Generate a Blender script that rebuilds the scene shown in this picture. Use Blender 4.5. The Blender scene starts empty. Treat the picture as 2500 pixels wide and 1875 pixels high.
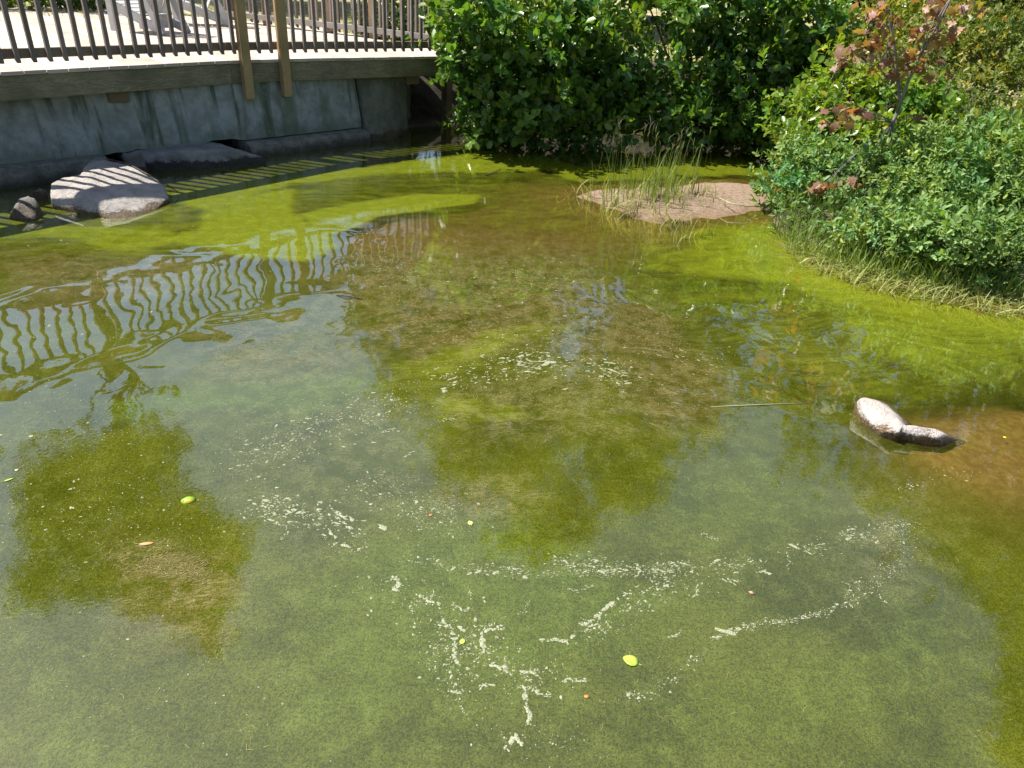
import bpy, bmesh, math, random
import numpy as np
from mathutils import Vector, Matrix
from mathutils.bvhtree import BVHTree

SC = bpy.context.scene
COL = SC.collection
rng = np.random.default_rng(7)
random.seed(7)

# ------------------------------------------------------------------ camera
W, H, FPX = 2500.0, 1875.0, 1750.0          # survey frame: photo pixels, focal length in pixels
HC = 2.1                                    # eye height above the pond
def _basis(vx, vy):
    d = np.array([vx - W/2, -(vy - H/2), -FPX]); d /= np.linalg.norm(d)
    up = -d; f = np.array([0, 0, -1.0]); y = f - up*f.dot(up); y /= np.linalg.norm(y)
    return np.array([np.cross(y, up), y, up])
M = _basis(1040, 4000)
EYE = np.array([0, 0, HC])
def ray(px, py):
    return M @ np.array([px - W/2, -(py - H/2), -FPX])
def P(px, py, z=0.0):                        # survey: pixel -> point at height z
    w = ray(px, py); return EYE + (z - HC)/w[2]*w
def PD(px, py, Y):                           # survey: pixel -> point at distance Y
    w = ray(px, py); return EYE + Y/w[1]*w
def PR(px, py, dist):                        # what a reflection shows: mirrored point at ground distance
    w = ray(px, py); p = EYE + dist/np.hypot(w[0], w[1])*w
    return np.array([p[0], p[1], -p[2]])

cam = bpy.data.cameras.new('camera'); camo = bpy.data.objects.new('camera', cam); COL.objects.link(camo)
mw = Matrix.Identity(4)
for r in range(3):
    for c in range(3): mw[r][c] = M[r, c]
mw[2][3] = HC
camo.matrix_world = mw
cam.sensor_width = 36; cam.lens = FPX/W*36; cam.clip_end = 2000; cam.clip_start = 0.05
SC.camera = camo

# ------------------------------------------------------------------ sky, sun, exposure
SUN_EL = math.radians(55.5)
SUN_TO = np.array([-0.972, 0.235])           # towards the sun, on the ground
SUN_TO /= np.linalg.norm(SUN_TO)
world = bpy.data.worlds.new('World'); SC.world = world; world.use_nodes = True
wn = world.node_tree.nodes; wl = world.node_tree.links
for n_ in list(wn): wn.remove(n_)
sky = wn.new('ShaderNodeTexSky'); sky.sky_type = 'NISHITA'; sky.sun_disc = False
sky.sun_elevation = SUN_EL; sky.sun_rotation = math.atan2(SUN_TO[0], SUN_TO[1])
sky.air_density = 1.0; sky.dust_density = 1.2; sky.ozone_density = 1.0
bg = wn.new('ShaderNodeBackground'); bg.inputs[1].default_value = 0.075
wo = wn.new('ShaderNodeOutputWorld'); wl.new(sky.outputs[0], bg.inputs[0]); wl.new(bg.outputs[0], wo.inputs[0])
sun = bpy.data.lights.new('sun', 'SUN'); sun.energy = 5.0; sun.angle = math.radians(0.5); sun.color = (1.0, 0.95, 0.86)
suno = bpy.data.objects.new('sun', sun); COL.objects.link(suno)
sd = Vector((-SUN_TO[0]*math.cos(SUN_EL), -SUN_TO[1]*math.cos(SUN_EL), -math.sin(SUN_EL)))
suno.rotation_euler = sd.to_track_quat('-Z', 'Y').to_euler(); suno.location = (-10, 5, 20)
SC.view_settings.view_transform = 'Standard'; SC.view_settings.look = 'None'
SC.view_settings.exposure = 0.92; SC.view_settings.gamma = 1.0
SC.view_settings.use_curve_mapping = False
SC.render.engine = 'CYCLES'
SC.cycles.max_bounces = 8; SC.cycles.diffuse_bounces = 3; SC.cycles.glossy_bounces = 3
SC.cycles.transparent_max_bounces = 8; SC.cycles.caustics_reflective = False; SC.cycles.caustics_refractive = False
SC.cycles.use_denoising = True

# ------------------------------------------------------------------ helpers
def tag(o, label=None, cat=None, group=None, kind=None):
    if label: o['label'] = label
    if cat: o['category'] = cat
    if group: o['group'] = group
    if kind: o['kind'] = kind
    return o
def link(o, parent=None):
    COL.objects.link(o)
    if parent is not None: o.parent = parent
    return o
def empty(name, label, cat, loc=(0, 0, 0), group=None):
    o = bpy.data.objects.new(name, None); o.empty_display_size = 0.1; o.location = loc
    return link(tag(o, label, cat, group))
def keep(o, parent):                          # parent without moving (parents are only translated)
    o.parent = parent; o.location = Vector(o.location) - parent.location; return o
def mesh_np(name, V, F, mat=None, attrs=None, smooth=False):
    V = np.asarray(V, np.float32); F = np.asarray(F, np.int32); k = F.shape[1]
    me = bpy.data.meshes.new(name)
    me.vertices.add(len(V)); me.vertices.foreach_set('co', V.ravel())
    me.loops.add(F.size); me.loops.foreach_set('vertex_index', F.ravel())
    me.polygons.add(len(F)); me.polygons.foreach_set('loop_start', np.arange(0, F.size, k, dtype=np.int32))
    me.polygons.foreach_set('loop_total', np.full(len(F), k, np.int32))
    if smooth: me.polygons.foreach_set('use_smooth', np.ones(len(F), bool))
    for an, av in (attrs or {}).items():
        av = np.asarray(av, np.float32)
        if av.ndim == 1:
            a = me.attributes.new(an, 'FLOAT', 'POINT'); a.data.foreach_set('value', av)
        elif av.shape[1] == 2:
            a = me.attributes.new(an, 'FLOAT_VECTOR', 'POINT'); a.data.foreach_set('vector', np.c_[av, np.zeros(len(av))].astype(np.float32).ravel())
        else:
            a = me.attributes.new(an, 'FLOAT_COLOR', 'POINT'); a.data.foreach_set('color', np.c_[av, np.ones(len(av))].astype(np.float32).ravel())
    me.update(calc_edges=True)
    if mat: me.materials.append(mat)
    return me
def obj_np(name, V, F, mat, parent=None, attrs=None, smooth=False):
    o = bpy.data.objects.new(name, mesh_np(name, V, F, mat, attrs, smooth))
    link(o)
    if parent is not None: keep(o, parent)
    return o
def lattice(ix, iy, seed):
    h = (ix*374761393 + iy*668265263 + seed*1442695041) & 0xffffffff
    h = ((h ^ (h >> 13))*1274126177) & 0xffffffff
    return ((h ^ (h >> 16)) & 0xffff)/65535.0
def vnoise(x, y, seed=0):
    x = np.asarray(x, float); y = np.asarray(y, float)
    ix = np.floor(x).astype(np.int64); iy = np.floor(y).astype(np.int64); fx = x-ix; fy = y-iy
    u = fx*fx*(3-2*fx); v = fy*fy*(3-2*fy)
    a = lattice(ix, iy, seed); b = lattice(ix+1, iy, seed); c = lattice(ix, iy+1, seed); d = lattice(ix+1, iy+1, seed)
    return (a*(1-u)+b*u)*(1-v)+(c*(1-u)+d*u)*v
def fbm(x, y, seed=0, oct=4):
    s = 0; a = 0.5; t = 0
    for i in range(oct):
        s = s + a*vnoise(x*2**i, y*2**i, seed+i*17); t += a; a *= 0.5
    return s/t
def sstep(a, b, x):
    t = np.clip((x-a)/(b-a), 0, 1); return t*t*(3-2*t)
def sdpoly(X, Y, poly):                       # signed distance, positive inside
    poly = np.asarray(poly, float); d = np.full(X.shape, 1e9); ins = np.zeros(X.shape, bool)
    n = len(poly)
    for i in range(n):
        ax, ay = poly[i]; bx_, by = poly[(i+1) % n]
        ex, ey = bx_-ax, by-ay; wx, wy = X-ax, Y-ay
        t = np.clip((wx*ex+wy*ey)/max(ex*ex+ey*ey, 1e-12), 0, 1)
        d = np.minimum(d, (wx-ex*t)**2+(wy-ey*t)**2)
        c = ((ay <= Y) & (by > Y)) | ((by <= Y) & (ay > Y))
        xs = ax+(Y-ay)/np.where(abs(ey) < 1e-12, 1e-12, ey)*ex
        ins ^= c & (X < xs)
    return np.sqrt(d)*np.where(ins, 1, -1)
def pix(pts): return [tuple(P(a, b)[:2]) for a, b in pts]
def nrm(v): return v/np.maximum(np.linalg.norm(v, axis=-1, keepdims=True), 1e-9)

def box_vf(c, ax, ay, az, sx, sy, sz):        # oriented box from centre, axes and full sizes
    c = np.asarray(c, float); V = []
    for k in (-.5, .5):
        for j in (-.5, .5):
            for i in (-.5, .5): V.append(c+np.asarray(ax)*sx*i+np.asarray(ay)*sy*j+np.asarray(az)*sz*k)
    F = [(0, 2, 3, 1), (4, 5, 7, 6), (0, 1, 5, 4), (1, 3, 7, 5), (3, 2, 6, 7), (2, 0, 4, 6)]
    return V, F
def bev_obj(name, V, F, mat, parent=None, bev=0.004, origin=None, uvaxis=None):
    bm = bmesh.new(); vs = [bm.verts.new(tuple(v)) for v in V]
    for f in F: bm.faces.new([vs[i] for i in f])
    bmesh.ops.recalc_face_normals(bm, faces=bm.faces)
    if bev: bmesh.ops.bevel(bm, geom=list(bm.edges), offset=bev, segments=1, affect='EDGES', profile=0.5)
    me = bpy.data.meshes.new(name); bm.to_mesh(me); bm.free()
    if origin is not None: me.transform(Matrix.Translation(-Vector(origin)))
    me.materials.append(mat); o = bpy.data.objects.new(name, me)
    if origin is not None: o.location = origin
    link(o)
    if parent is not None: keep(o, parent)
    return o
def tube_vf(pts, rad, n=7):
    pts = np.asarray(pts, float); rad = np.broadcast_to(np.asarray(rad, float), (len(pts),))
    V = []; F = []
    for i, p in enumerate(pts):
        t = pts[min(i+1, len(pts)-1)]-pts[max(i-1, 0)]; t = t/np.linalg.norm(t)
        a = np.cross(t, [0.31, 0.2, 0.93] if abs(t[2]) < 0.9 else [1, 0.1, 0]); a /= np.linalg.norm(a); b = np.cross(t, a)
        for k in range(n):
            th = 2*math.pi*k/n; V.append(p+rad[i]*(a*math.cos(th)+b*math.sin(th)))
    for i in range(len(pts)-1):
        for k in range(n):
            F.append((i*n+k, i*n+(k+1) % n, (i+1)*n+(k+1) % n, (i+1)*n+k))
    m = len(pts)*n
    V.append(pts[0]); V.append(pts[-1])
    for k in range(n):
        F.append((m, (k+1) % n, k, k)); F.append((m+1, m-n+k, m-n+(k+1) % n, m-n+(k+1) % n))
    return V, F
def merge(parts):
    V = []; F = []; b = 0
    for v, f in parts:
        V += list(v); F += [tuple(i+b for i in q) for q in f]; b += len(v)
    return V, F
def poly_obj(name, V, F, mat, parent=None, smooth=False):
    me = bpy.data.meshes.new(name)
    F = [tuple(dict.fromkeys(f)) for f in F]
    me.from_pydata([tuple(v) for v in V], [], F); me.update()
    if smooth: me.polygons.foreach_set('use_smooth', np.ones(len(me.polygons), bool))
    me.materials.append(mat); o = bpy.data.objects.new(name, me); link(o)
    if parent is not None: keep(o, parent)
    return o

# ------------------------------------------------------------------ materials
class NT:
    def __init__(s, name):
        s.m = bpy.data.materials.new(name); s.m.use_nodes = True; s.t = s.m.node_tree
        for n in list(s.t.nodes): s.t.nodes.remove(n)
        s.out = s.n('ShaderNodeOutputMaterial')
    def n(s, typ, **kw):
        o = s.t.nodes.new(typ)
        for k, v in kw.items(): setattr(o, k, v)
        return o
    def put(s, sock, v):
        if hasattr(v, 'links'): s.t.links.new(v, sock)
        elif isinstance(v, (tuple, list)) and len(v) == 3 and sock.type == 'RGBA': sock.default_value = (*v, 1)
        else: sock.default_value = v
    def noise(s, vec, scale, detail=4, rough=0.55, dist=0.0):
        o = s.n('ShaderNodeTexNoise'); s.put(o.inputs['Vector'], vec) if vec is not None else None
        o.inputs['Scale'].default_value = scale; o.inputs['Detail'].default_value = detail
        o.inputs['Roughness'].default_value = rough; o.inputs['Distortion'].default_value = dist
        return o.outputs[0]
    def ramp(s, fac, *stops):
        o = s.n('ShaderNodeValToRGB'); s.put(o.inputs[0], fac); e = o.color_ramp.elements
        while len(e) < len(stops): e.new(0.5)
        for el, (p, c) in zip(e, stops):
            el.position = p; el.color = (*c, 1) if not isinstance(c, (int, float)) else (c, c, c, 1)
        return o.outputs[0]
    def mix(s, fac, a, b, mode='MIX'):
        o = s.n('ShaderNodeMix', data_type='RGBA', blend_type=mode)
        s.put(o.inputs[0], fac); s.put(o.inputs[6], a); s.put(o.inputs[7], b); return o.outputs[2]
    def math(s, op, a, b=0.0, c=None, clamp=False):
        o = s.n('ShaderNodeMath', operation=op, use_clamp=clamp); s.put(o.inputs[0], a); s.put(o.inputs[1], b)
        if c is not None: s.put(o.inputs[2], c)
        return o.outputs[0]
    def step(s, x, a, b):
        o = s.n('ShaderNodeMapRange', interpolation_type='SMOOTHSTEP'); s.put(o.inputs[0], x)
        o.inputs[1].default_value = a; o.inputs[2].default_value = b; return o.outputs[0]
    def attr(s, name, out=2):
        o = s.n('ShaderNodeAttribute', attribute_name=name); return o.outputs[out]
    def pos(s): return s.n('ShaderNodeNewGeometry').outputs['Position']
    def objco(s): return s.n('ShaderNodeTexCoord').outputs['Object']
    def scale(s, vec, sc, rot=(0, 0, 0)):
        o = s.n('ShaderNodeMapping'); s.put(o.inputs[0], vec); o.inputs['Rotation'].default_value = rot
        o.inputs['Scale'].default_value = sc; return o.outputs[0]
    def sep(s, vec):
        o = s.n('ShaderNodeSeparateXYZ'); s.put(o.inputs[0], vec); return o.outputs
    def bump(s, h, dist=0.01, strength=1.0, normal=None):
        o = s.n('ShaderNodeBump'); s.put(o.inputs['Height'], h); o.inputs['Distance'].default_value = dist
        o.inputs['Strength'].default_value = strength
        if normal is not None: s.put(o.inputs['Normal'], normal)
        return o.outputs[0]
    def principled(s, col, rough=0.6, spec=0.5, normal=None, **kw):
        o = s.n('ShaderNodeBsdfPrincipled'); s.put(o.inputs['Base Color'], col); s.put(o.inputs['Roughness'], rough)
        s.put(o.inputs['Specular IOR Level'], spec)
        if normal is not None: s.put(o.inputs['Normal'], normal)
        for k, v in kw.items(): s.put(o.inputs[k], v)
        return o.outputs[0]
    def done(s, sh):
        s.t.links.new(sh, s.out.inputs[0]); return s.m

def wood(name, c1, c2, grain=(1, 1, 1), green=0.0, rough=0.75):
    # grain runs along the object's local X
    t = NT(name); p = t.objco()
    rnd = t.n('ShaderNodeObjectInfo').outputs['Random']
    off = t.n('ShaderNodeCombineXYZ'); t.put(off.inputs[0], t.math('MULTIPLY', rnd, 37.0)); t.put(off.inputs[1], t.math('MULTIPLY', rnd, 11.0))
    va = t.n('ShaderNodeVectorMath', operation='ADD'); t.put(va.inputs[0], p); t.t.links.new(off.outputs[0], va.inputs[1])
    q = t.scale(va.outputs[0], grain)
    n1 = t.noise(q, 9.0, 5, 0.6, 1.6); n2 = t.noise(q, 34.0, 3, 0.6, 0.3); n3 = t.noise(va.outputs[0], 2.2, 3)
    rings = t.math('FRACT', t.math('MULTIPLY', n1, 9.0))
    ring = t.step(t.math('ABSOLUTE', t.math('SUBTRACT', rings, 0.5)), 0.18, 0.5)
    f = t.math('ADD', t.math('MULTIPLY', ring, 0.45), t.math('MULTIPLY', n2, 0.55))
    col = t.mix(f, c1, c2)
    col = t.mix(t.math('MULTIPLY', t.step(n3, 0.4, 0.7), 0.45), col, tuple(x*0.55 for x in c1))
    if green: col = t.mix(t.math('MULTIPLY', t.step(t.noise(va.outputs[0], 3.1, 4), 0.42, 0.7), green), col, (0.10, 0.13, 0.06))
    v = t.math('ADD', 0.82, t.math('MULTIPLY', rnd, 0.36))
    cc = t.n('ShaderNodeCombineXYZ')
    for i in range(3): t.put(cc.inputs[i], v)
    col = t.mix(1.0, col, cc.outputs[0], 'MULTIPLY')
    return t.done(t.principled(col, rough, 0.25, t.bump(f, 0.0015)))
MW_DECK = wood('weathered_plank', (0.52, 0.43, 0.35), (0.62, 0.53, 0.45), (0.25, 2, 2))
MW_FASCIA = wood('fascia_timber', (0.16, 0.135, 0.08), (0.42, 0.37, 0.25), (0.14, 1.5, 1.5), 0.35)
MW_POST = wood('new_post_timber', (0.40, 0.27, 0.13), (0.54, 0.39, 0.20), (1.6, 1.6, 0.22), 0.1)
MW_BAL = wood('grey_baluster_timber', (0.20, 0.165, 0.145), (0.33, 0.28, 0.25), (2, 2, 0.3))
MW_RAIL = wood('grey_rail_timber', (0.20, 0.15, 0.115), (0.33, 0.26, 0.20), (0.22, 1.5, 1.5))
MW_BACK = wood('silver_rail_timber', (0.25, 0.225, 0.21), (0.40, 0.37, 0.35), (0.22, 1.5, 1.5))
MW_BEAM = wood('beam_timber', (0.24, 0.16, 0.10), (0.34, 0.25, 0.17), (1.5, 0.25, 1.5), 0.3)
def simple(name, c1, c2, sc=6, rough=0.6, bump=0.0):
    t = NT(name); n = t.noise(t.objco(), sc, 4)
    return t.done(t.principled(t.mix(t.step(n, 0.3, 0.7), c1, c2), rough, 0.3, t.bump(n, bump) if bump else None))
M_CHAIR = simple('pale_grey_chair_paint', (0.44, 0.45, 0.45), (0.54, 0.55, 0.55), 9, 0.5)
M_BARK = simple('brown_bark', (0.055, 0.04, 0.028), (0.14, 0.11, 0.085), 24, 0.85, 0.004)
M_BARKG = simple('grey_bark', (0.16, 0.145, 0.13), (0.30, 0.28, 0.26), 22, 0.8, 0.003)

def leaf_mat(name, objrandom=False, tint=(1, 1, 1), gloss=0.33, trans=0.34, spec=0.55):
    t = NT(name)
    col = t.attr('col', 0)
    if objrandom:
        rnd = t.n('ShaderNodeObjectInfo').outputs['Random']
        v = t.math('ADD', 0.65, t.math('MULTIPLY', rnd, 0.75)); cc = t.n('ShaderNodeCombineXYZ')
        for i in range(3): t.put(cc.inputs[i], v)
        col = t.mix(1.0, col, cc.outputs[0], 'MULTIPLY')
    a = t.principled(col, gloss, spec)
    tr = t.n('ShaderNodeBsdfTranslucent'); t.put(tr.inputs[0], t.mix(1.0, col, (1.8*tint[0], 1.75*tint[1], 0.55*tint[2]), 'MULTIPLY'))
    mx = t.n('ShaderNodeMixShader'); mx.inputs[0].default_value = trans
    t.t.links.new(a, mx.inputs[1]); t.t.links.new(tr.outputs[0], mx.inputs[2])
    return t.done(mx.outputs[0])
M_LEAF = leaf_mat('glossy_green_leaf'); M_LEAF1 = leaf_mat('glossy_green_leaf_single', True)
M_MATTE = leaf_mat('matte_green_leaf', gloss=0.5, trans=0.3, spec=0.4); M_MATTE1 = leaf_mat('matte_green_leaf_single', True, gloss=0.5, trans=0.3, spec=0.4)
M_MAPLE = leaf_mat('red_maple_leaf', True, (0.9, 0.75, 0.7), 0.45, 0.35, 0.4)
M_GRASS = leaf_mat('grass_blade', gloss=0.5, trans=0.3, spec=0.3)

# ------------------------------------------------------------------ the setting: ground with pond bed, sandbar and banks
ND = np.array([0.749, -0.663]); DD = np.array([0.663, 0.749])   # across / along the deck front
def ND2(n, d): return ND*n+DD*d
wall_end = ND2(-8.95, 8.2)
SHORE = [tuple(ND2(-8.9, -60)), tuple(ND2(-8.9, 8.6))] + pix([(1090, 296), (1180, 300), (1300, 303), (1450, 300), (1600, 300), (1760, 308), (1900, 335), (2030, 372), (2030, 420), (1930, 462), (1872, 505), (1900, 560), (2050, 622), (2200, 668), (2350, 698), (2500, 722), (2900, 765)]) + [(60, 8), (200, 60), (60, 300), (-200, 200), (-120, 20)]
SANDBAR = pix([(1398, 478), (1460, 503), (1545, 530), (1600, 548), (1640, 540), (1700, 532), (1780, 520), (1868, 508), (1880, 452), (1800, 448), (1700, 450), (1560, 455), (1450, 468)])
SHOAL = pix([(840, 560), (960, 520), (1150, 495), (1260, 470), (1400, 452), (1880, 440), (1900, 540), (1640, 575), (1560, 610), (1300, 605), (1100, 600), (900, 600)])
SHOAL2 = pix([(2230, 1060), (2330, 1030), (2520, 1010), (2700, 1100), (2520, 1190), (2400, 1170), (2300, 1120)])
def ground_z(X, Y):
    nz = fbm(X*1.3, Y*1.3, 3)-0.5; nf = fbm(X*6, Y*6, 9, 3)-0.5
    sh = sdpoly(X, Y, SHORE)
    kk = 0.75+2.2*sstep(2.4, 3.6, X)*(1-sstep(9.5, 11.5, Y))
    land = np.where(sh > 0, 0.95*(1-np.exp(-np.maximum(sh, 0)/kk))+0.012*np.clip(sh-3, 0, 40)+0.10*nz*np.clip(sh, 0, 1), np.maximum(sh*0.55, -0.62))
    d = sdpoly(X, Y, SANDBAR)+0.34*nz+0.13*nf
    bar = np.where(d > 0, 0.062*(1-np.exp(-np.maximum(d, 0)/0.26)), np.maximum(d*0.11, -0.7))
    s1 = sdpoly(X, Y, SHOAL)+0.25*nz
    sho = np.where(s1 > 0, -0.05-0.025*np.exp(-np.maximum(s1, 0)/0.2), -0.075+np.maximum(s1*0.32, -0.6))+0.02*nz
    s2 = sdpoly(X, Y, SHOAL2)+0.15*nz
    sh2 = np.where(s2 > 0, -0.035, -0.035+np.maximum(s2*0.34, -0.6))+0.015*nz
    bed = np.maximum(np.maximum(bar, sho), sh2)
    bed = np.maximum(bed, -0.6+0.05*nz)
    return np.maximum(land, bed)+0.008*nf*(bed > -0.2), sh
def axis(lo, hi, step, far, grow=1.22):
    a = list(np.arange(lo, hi+1e-6, step)); s = step
    while a[-1] < far: s *= grow; a.append(a[-1]+s)
    s = step
    while a[0] > -far: s *= grow; a.insert(0, a[0]-s)
    return np.array(a)
def grid(ax, ay):
    X, Y = np.meshgrid(ax, ay); nx, ny = len(ax), len(ay)
    i = np.arange(nx*ny).reshape(ny, nx)
    F = np.stack([i[:-1, :-1], i[:-1, 1:], i[1:, 1:], i[1:, :-1]], -1).reshape(-1, 4)
    return X, Y, F
X, Y, F = grid(axis(-7.5, 8, 0.07, 400), axis(0.5, 14, 0.07, 400))
Z, SH = ground_z(X, Y)
def ground_mat():
    t = NT('ground'); p = t.pos(); z = t.sep(p)[2]
    n1 = t.noise(p, 1.1, 5); n2 = t.noise(p, 22, 4, 0.65); n3 = t.noise(p, 160, 2, 0.6); n4 = t.noise(p, 5, 4)
    sand = t.mix(t.step(n2, 0.32, 0.68), (0.17, 0.115, 0.078), (0.30, 0.22, 0.16))
    sand = t.mix(t.step(n3, 0.58, 0.68), sand, (0.45, 0.36, 0.28))
    sand = t.mix(t.math('MULTIPLY', t.step(t.noise(t.scale(p, (5, 30, 1), (0, 0, 0.25)), 2.2, 4, 0.6, 0.5), 0.56, 0.7), 0.6), sand, (0.20, 0.13, 0.085))
    wet = t.math('SUBTRACT', 1.0, t.step(z, 0.0, 0.035))
    under = t.math('SUBTRACT', 1.0, t.step(z, -0.03, 0.005))
    sand = t.mix(t.math('MULTIPLY', wet, 0.6), sand, (0.20, 0.125, 0.07))
    sand = t.mix(t.math('MULTIPLY', under, 0.75), sand, t.mix(t.step(n2, 0.4, 0.6), (0.26, 0.17, 0.075), (0.38, 0.27, 0.13)))
    soil = t.mix(t.step(n4, 0.35, 0.65), (0.022, 0.018, 0.012), (0.06, 0.05, 0.03))
    lawn = t.mix(t.step(n4, 0.35, 0.62), (0.16, 0.19, 0.04), (0.34, 0.30, 0.15))
    lawn = t.mix(t.step(n1, 0.50, 0.66), lawn, (0.46, 0.36, 0.25))
    sh = t.attr('shore')
    land = t.mix(t.step(sh, 1.3, 2.2), soil, lawn)
    col = t.mix(t.step(t.math('ADD', sh, t.math('MULTIPLY', n4, 0.2)), 0.0, 0.2), sand, land)
    mud = t.mix(t.step(n4, 0.3, 0.7), (0.06, 0.055, 0.012), (0.11, 0.10, 0.03))
    col = t.mix(t.step(z, -0.22, -0.1), mud, col)
    h = t.math('ADD', t.math('MULTIPLY', n2, 0.012), t.math('MULTIPLY', n3, 0.003))
    return t.done(t.principled(col, t.math('SUBTRACT', 0.9, t.math('MULTIPLY', wet, 0.45)), 0.25, t.bump(h, 1.0)))
g = obj_np('ground', np.c_[X.ravel(), Y.ravel(), Z.ravel()], F, ground_mat(), attrs={'shore': SH.ravel()}, smooth=True)
tag(g, 'pond bed, pinkish sandbar and grassy banks', kind='structure')
_gbm = BVHTree.FromPolygons([tuple(v) for v in np.c_[X.ravel(), Y.ravel(), Z.ravel()]], [tuple(f) for f in F])
def gz(x, y):
    h = _gbm.ray_cast(Vector((x, y, 30)), Vector((0, 0, -1))); return h[0].z if h[0] else 0.0

# ------------------------------------------------------------------ the water
X, Y, F = grid(axis(-8, 9, 0.045, 14, 1.5), axis(-0.6, 13.6, 0.045, 15, 1.5))
k_ = (X.ravel()**2 >= 0)
wx = X+0.35*(fbm(X*0.9, Y*0.9, 21)-0.5)*2+0.09*(fbm(X*4, Y*4, 31)-0.5)*2
wy = Y+0.45*(fbm(X*0.9+9, Y*0.9, 22)-0.5)*2+0.09*(fbm(X*4+9, Y*4, 32)-0.5)*2
def zone(pts, soft, amount=1.0, warp=0.6):
    q = pix(pts); s = sdpoly(X+(wx-X)*warp, Y+(wy-Y)*warp, q); return amount*sstep(-soft, soft, s)
def mx(*a):
    r = a[0]
    for b in a[1:]: r = np.maximum(r, b)
    return r
scum = mx(
    zone([(380, 480), (640, 470), (740, 455), (720, 500), (800, 570), (850, 600), (760, 640), (600, 640), (470, 610), (360, 590), (500, 560), (520, 510)], 0.12, 1.0, 0.4),
    zone([(-60, 535), (200, 545), (420, 545), (480, 600), (350, 615), (230, 590), (120, 575), (-60, 580)], 0.12, 0.78, 0.5),
    zone([(740, 520), (880, 490), (1010, 478), (1170, 470), (1165, 497), (1060, 512), (930, 530), (860, 560), (790, 580)], 0.05, 1.0, 0.25),
    zone([(400, 470), (700, 430), (900, 405), (1230, 362), (1420, 402), (1640, 388), (1900, 378), (1900, 430), (1700, 432), (1500, 440), (1420, 445), (1330, 415), (1180, 425), (960, 425), (720, 450), (600, 490)], 0.14, 0.9, 0.4),
    zone([(1700, 560), (1880, 545), (2060, 640), (2250, 700), (2520, 745), (2520, 840), (2200, 800), (1950, 720), (1750, 690), (1640, 640)], 0.22, 0.8, 0.8),
    zone([(1950, 740), (2520, 800), (2520, 930), (2250, 900), (2050, 850)], 0.25, 0.6, 0.9),
    zone([(1560, 610), (1700, 600), (1840, 640), (1800, 680), (1620, 660)], 0.15, 0.55, 0.8),
    zone([(990, 930), (1180, 940), (1220, 970), (1100, 1000), (1030, 1000)], 0.10, 0.62, 0.8),
    zone([(960, 880), (1150, 830), (1400, 800), (1420, 830), (1200, 870), (1000, 930)], 0.10, 0.5, 0.8),
)
scum = scum*(1-0.85*zone([(730, 455), (1000, 432), (1180, 425), (1350, 420), (1360, 450), (1200, 472), (1010, 470), (870, 492), (800, 505)], 0.12, 1.0, 0.35))
scum = np.maximum(scum, zone([(920, 455), (1080, 448), (1160, 452), (1000, 462)], 0.06, 0.45, 0.5))
scum = np.maximum(scum, zone([(-200, 480), (400, 460), (1230, 365), (1450, 400), (1950, 375), (1950, 470), (1880, 540), (2100, 640), (2700, 760), (2700, 900), (2300, 1000), (2050, 960), (1800, 800), (1600, 660), (1500, 600), (850, 530), (780, 640), (300, 640), (-200, 600)], 0.35, 0.36, 0.6))
scum = scum*(1-0.6*zone([(1450, 600), (1560, 640), (1750, 690), (1650, 700), (1450, 660)], 0.15, 1.0, 0.6))
olive = mx(zone([(0, 590), (300, 615), (560, 640), (850, 610), (1500, 610), (1640, 700), (1600, 830), (1500, 880), (1200, 860), (1000, 900), (880, 780), (840, 700), (500, 640), (200, 760), (0, 800)], 0.2, 1.0, 0.6),
           zone([(1520, 740), (1640, 720), (1740, 900), (1730, 1000), (1560, 1000), (1480, 900)], 0.12, 1.0, 0.6),
           zone([(240, 1300), (480, 1290), (560, 1380), (520, 1500), (260, 1480)], 0.12, 0.7, 0.6))
olive = olive*(1-scum)
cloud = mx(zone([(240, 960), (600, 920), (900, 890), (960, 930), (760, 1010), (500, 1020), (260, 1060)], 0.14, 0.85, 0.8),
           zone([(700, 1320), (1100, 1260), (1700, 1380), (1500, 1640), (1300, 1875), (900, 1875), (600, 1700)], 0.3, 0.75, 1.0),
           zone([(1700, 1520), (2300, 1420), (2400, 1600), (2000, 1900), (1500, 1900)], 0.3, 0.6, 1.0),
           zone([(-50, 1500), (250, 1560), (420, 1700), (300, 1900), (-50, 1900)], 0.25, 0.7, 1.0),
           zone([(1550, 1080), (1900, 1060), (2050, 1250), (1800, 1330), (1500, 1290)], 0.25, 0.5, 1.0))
GZ, _ = ground_z(X, Y)
shal = 0.82*np.exp(-np.clip(-GZ-0.02, 0, 2)*8.0)
shal *= (1-0.7*sstep(0.3, 0.9, scum))
# flow lines: streaks of scum follow these
ang = 0.35+0.9*(fbm(X*0.35, Y*0.35, 41, 3)-0.5)*2
swx, swy = P(1900, 640)[:2]
psi = -X*np.sin(0.28)+Y*np.cos(0.28)+0.55*(fbm(X*0.55, Y*0.55, 51, 3)-0.5)*2+0.10*(fbm(X*2.2, Y*2.2, 52, 3)-0.5)*2
rr = np.hypot(X-swx, Y-swy); psi = psi+0.5*np.exp(-(rr/1.8)**2)*rr
for (cx_, cy_, rad_, st_) in [(1150, 700, 1.1, 0.9), (1650, 800, 0.9, -0.8), (2150, 820, 1.2, 0.9), (1000, 1000, 0.7, 0.8), (1250, 1450, 0.6, -0.7), (1900, 1250, 0.7, 0.7), (500, 1200, 0.8, -0.7), (2300, 1150, 0.8, 0.6), (700, 640, 1.0, 0.8), (300, 1600, 0.5, 0.5)]:
    ax_, ay_ = P(cx_, cy_)[:2]; q_ = np.hypot(X-ax_, (Y-ay_)*0.8); psi = psi+st_*np.exp(-(q_/rad_)**2)*q_
chi = X*np.cos(0.28)+Y*np.sin(0.28)
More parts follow.
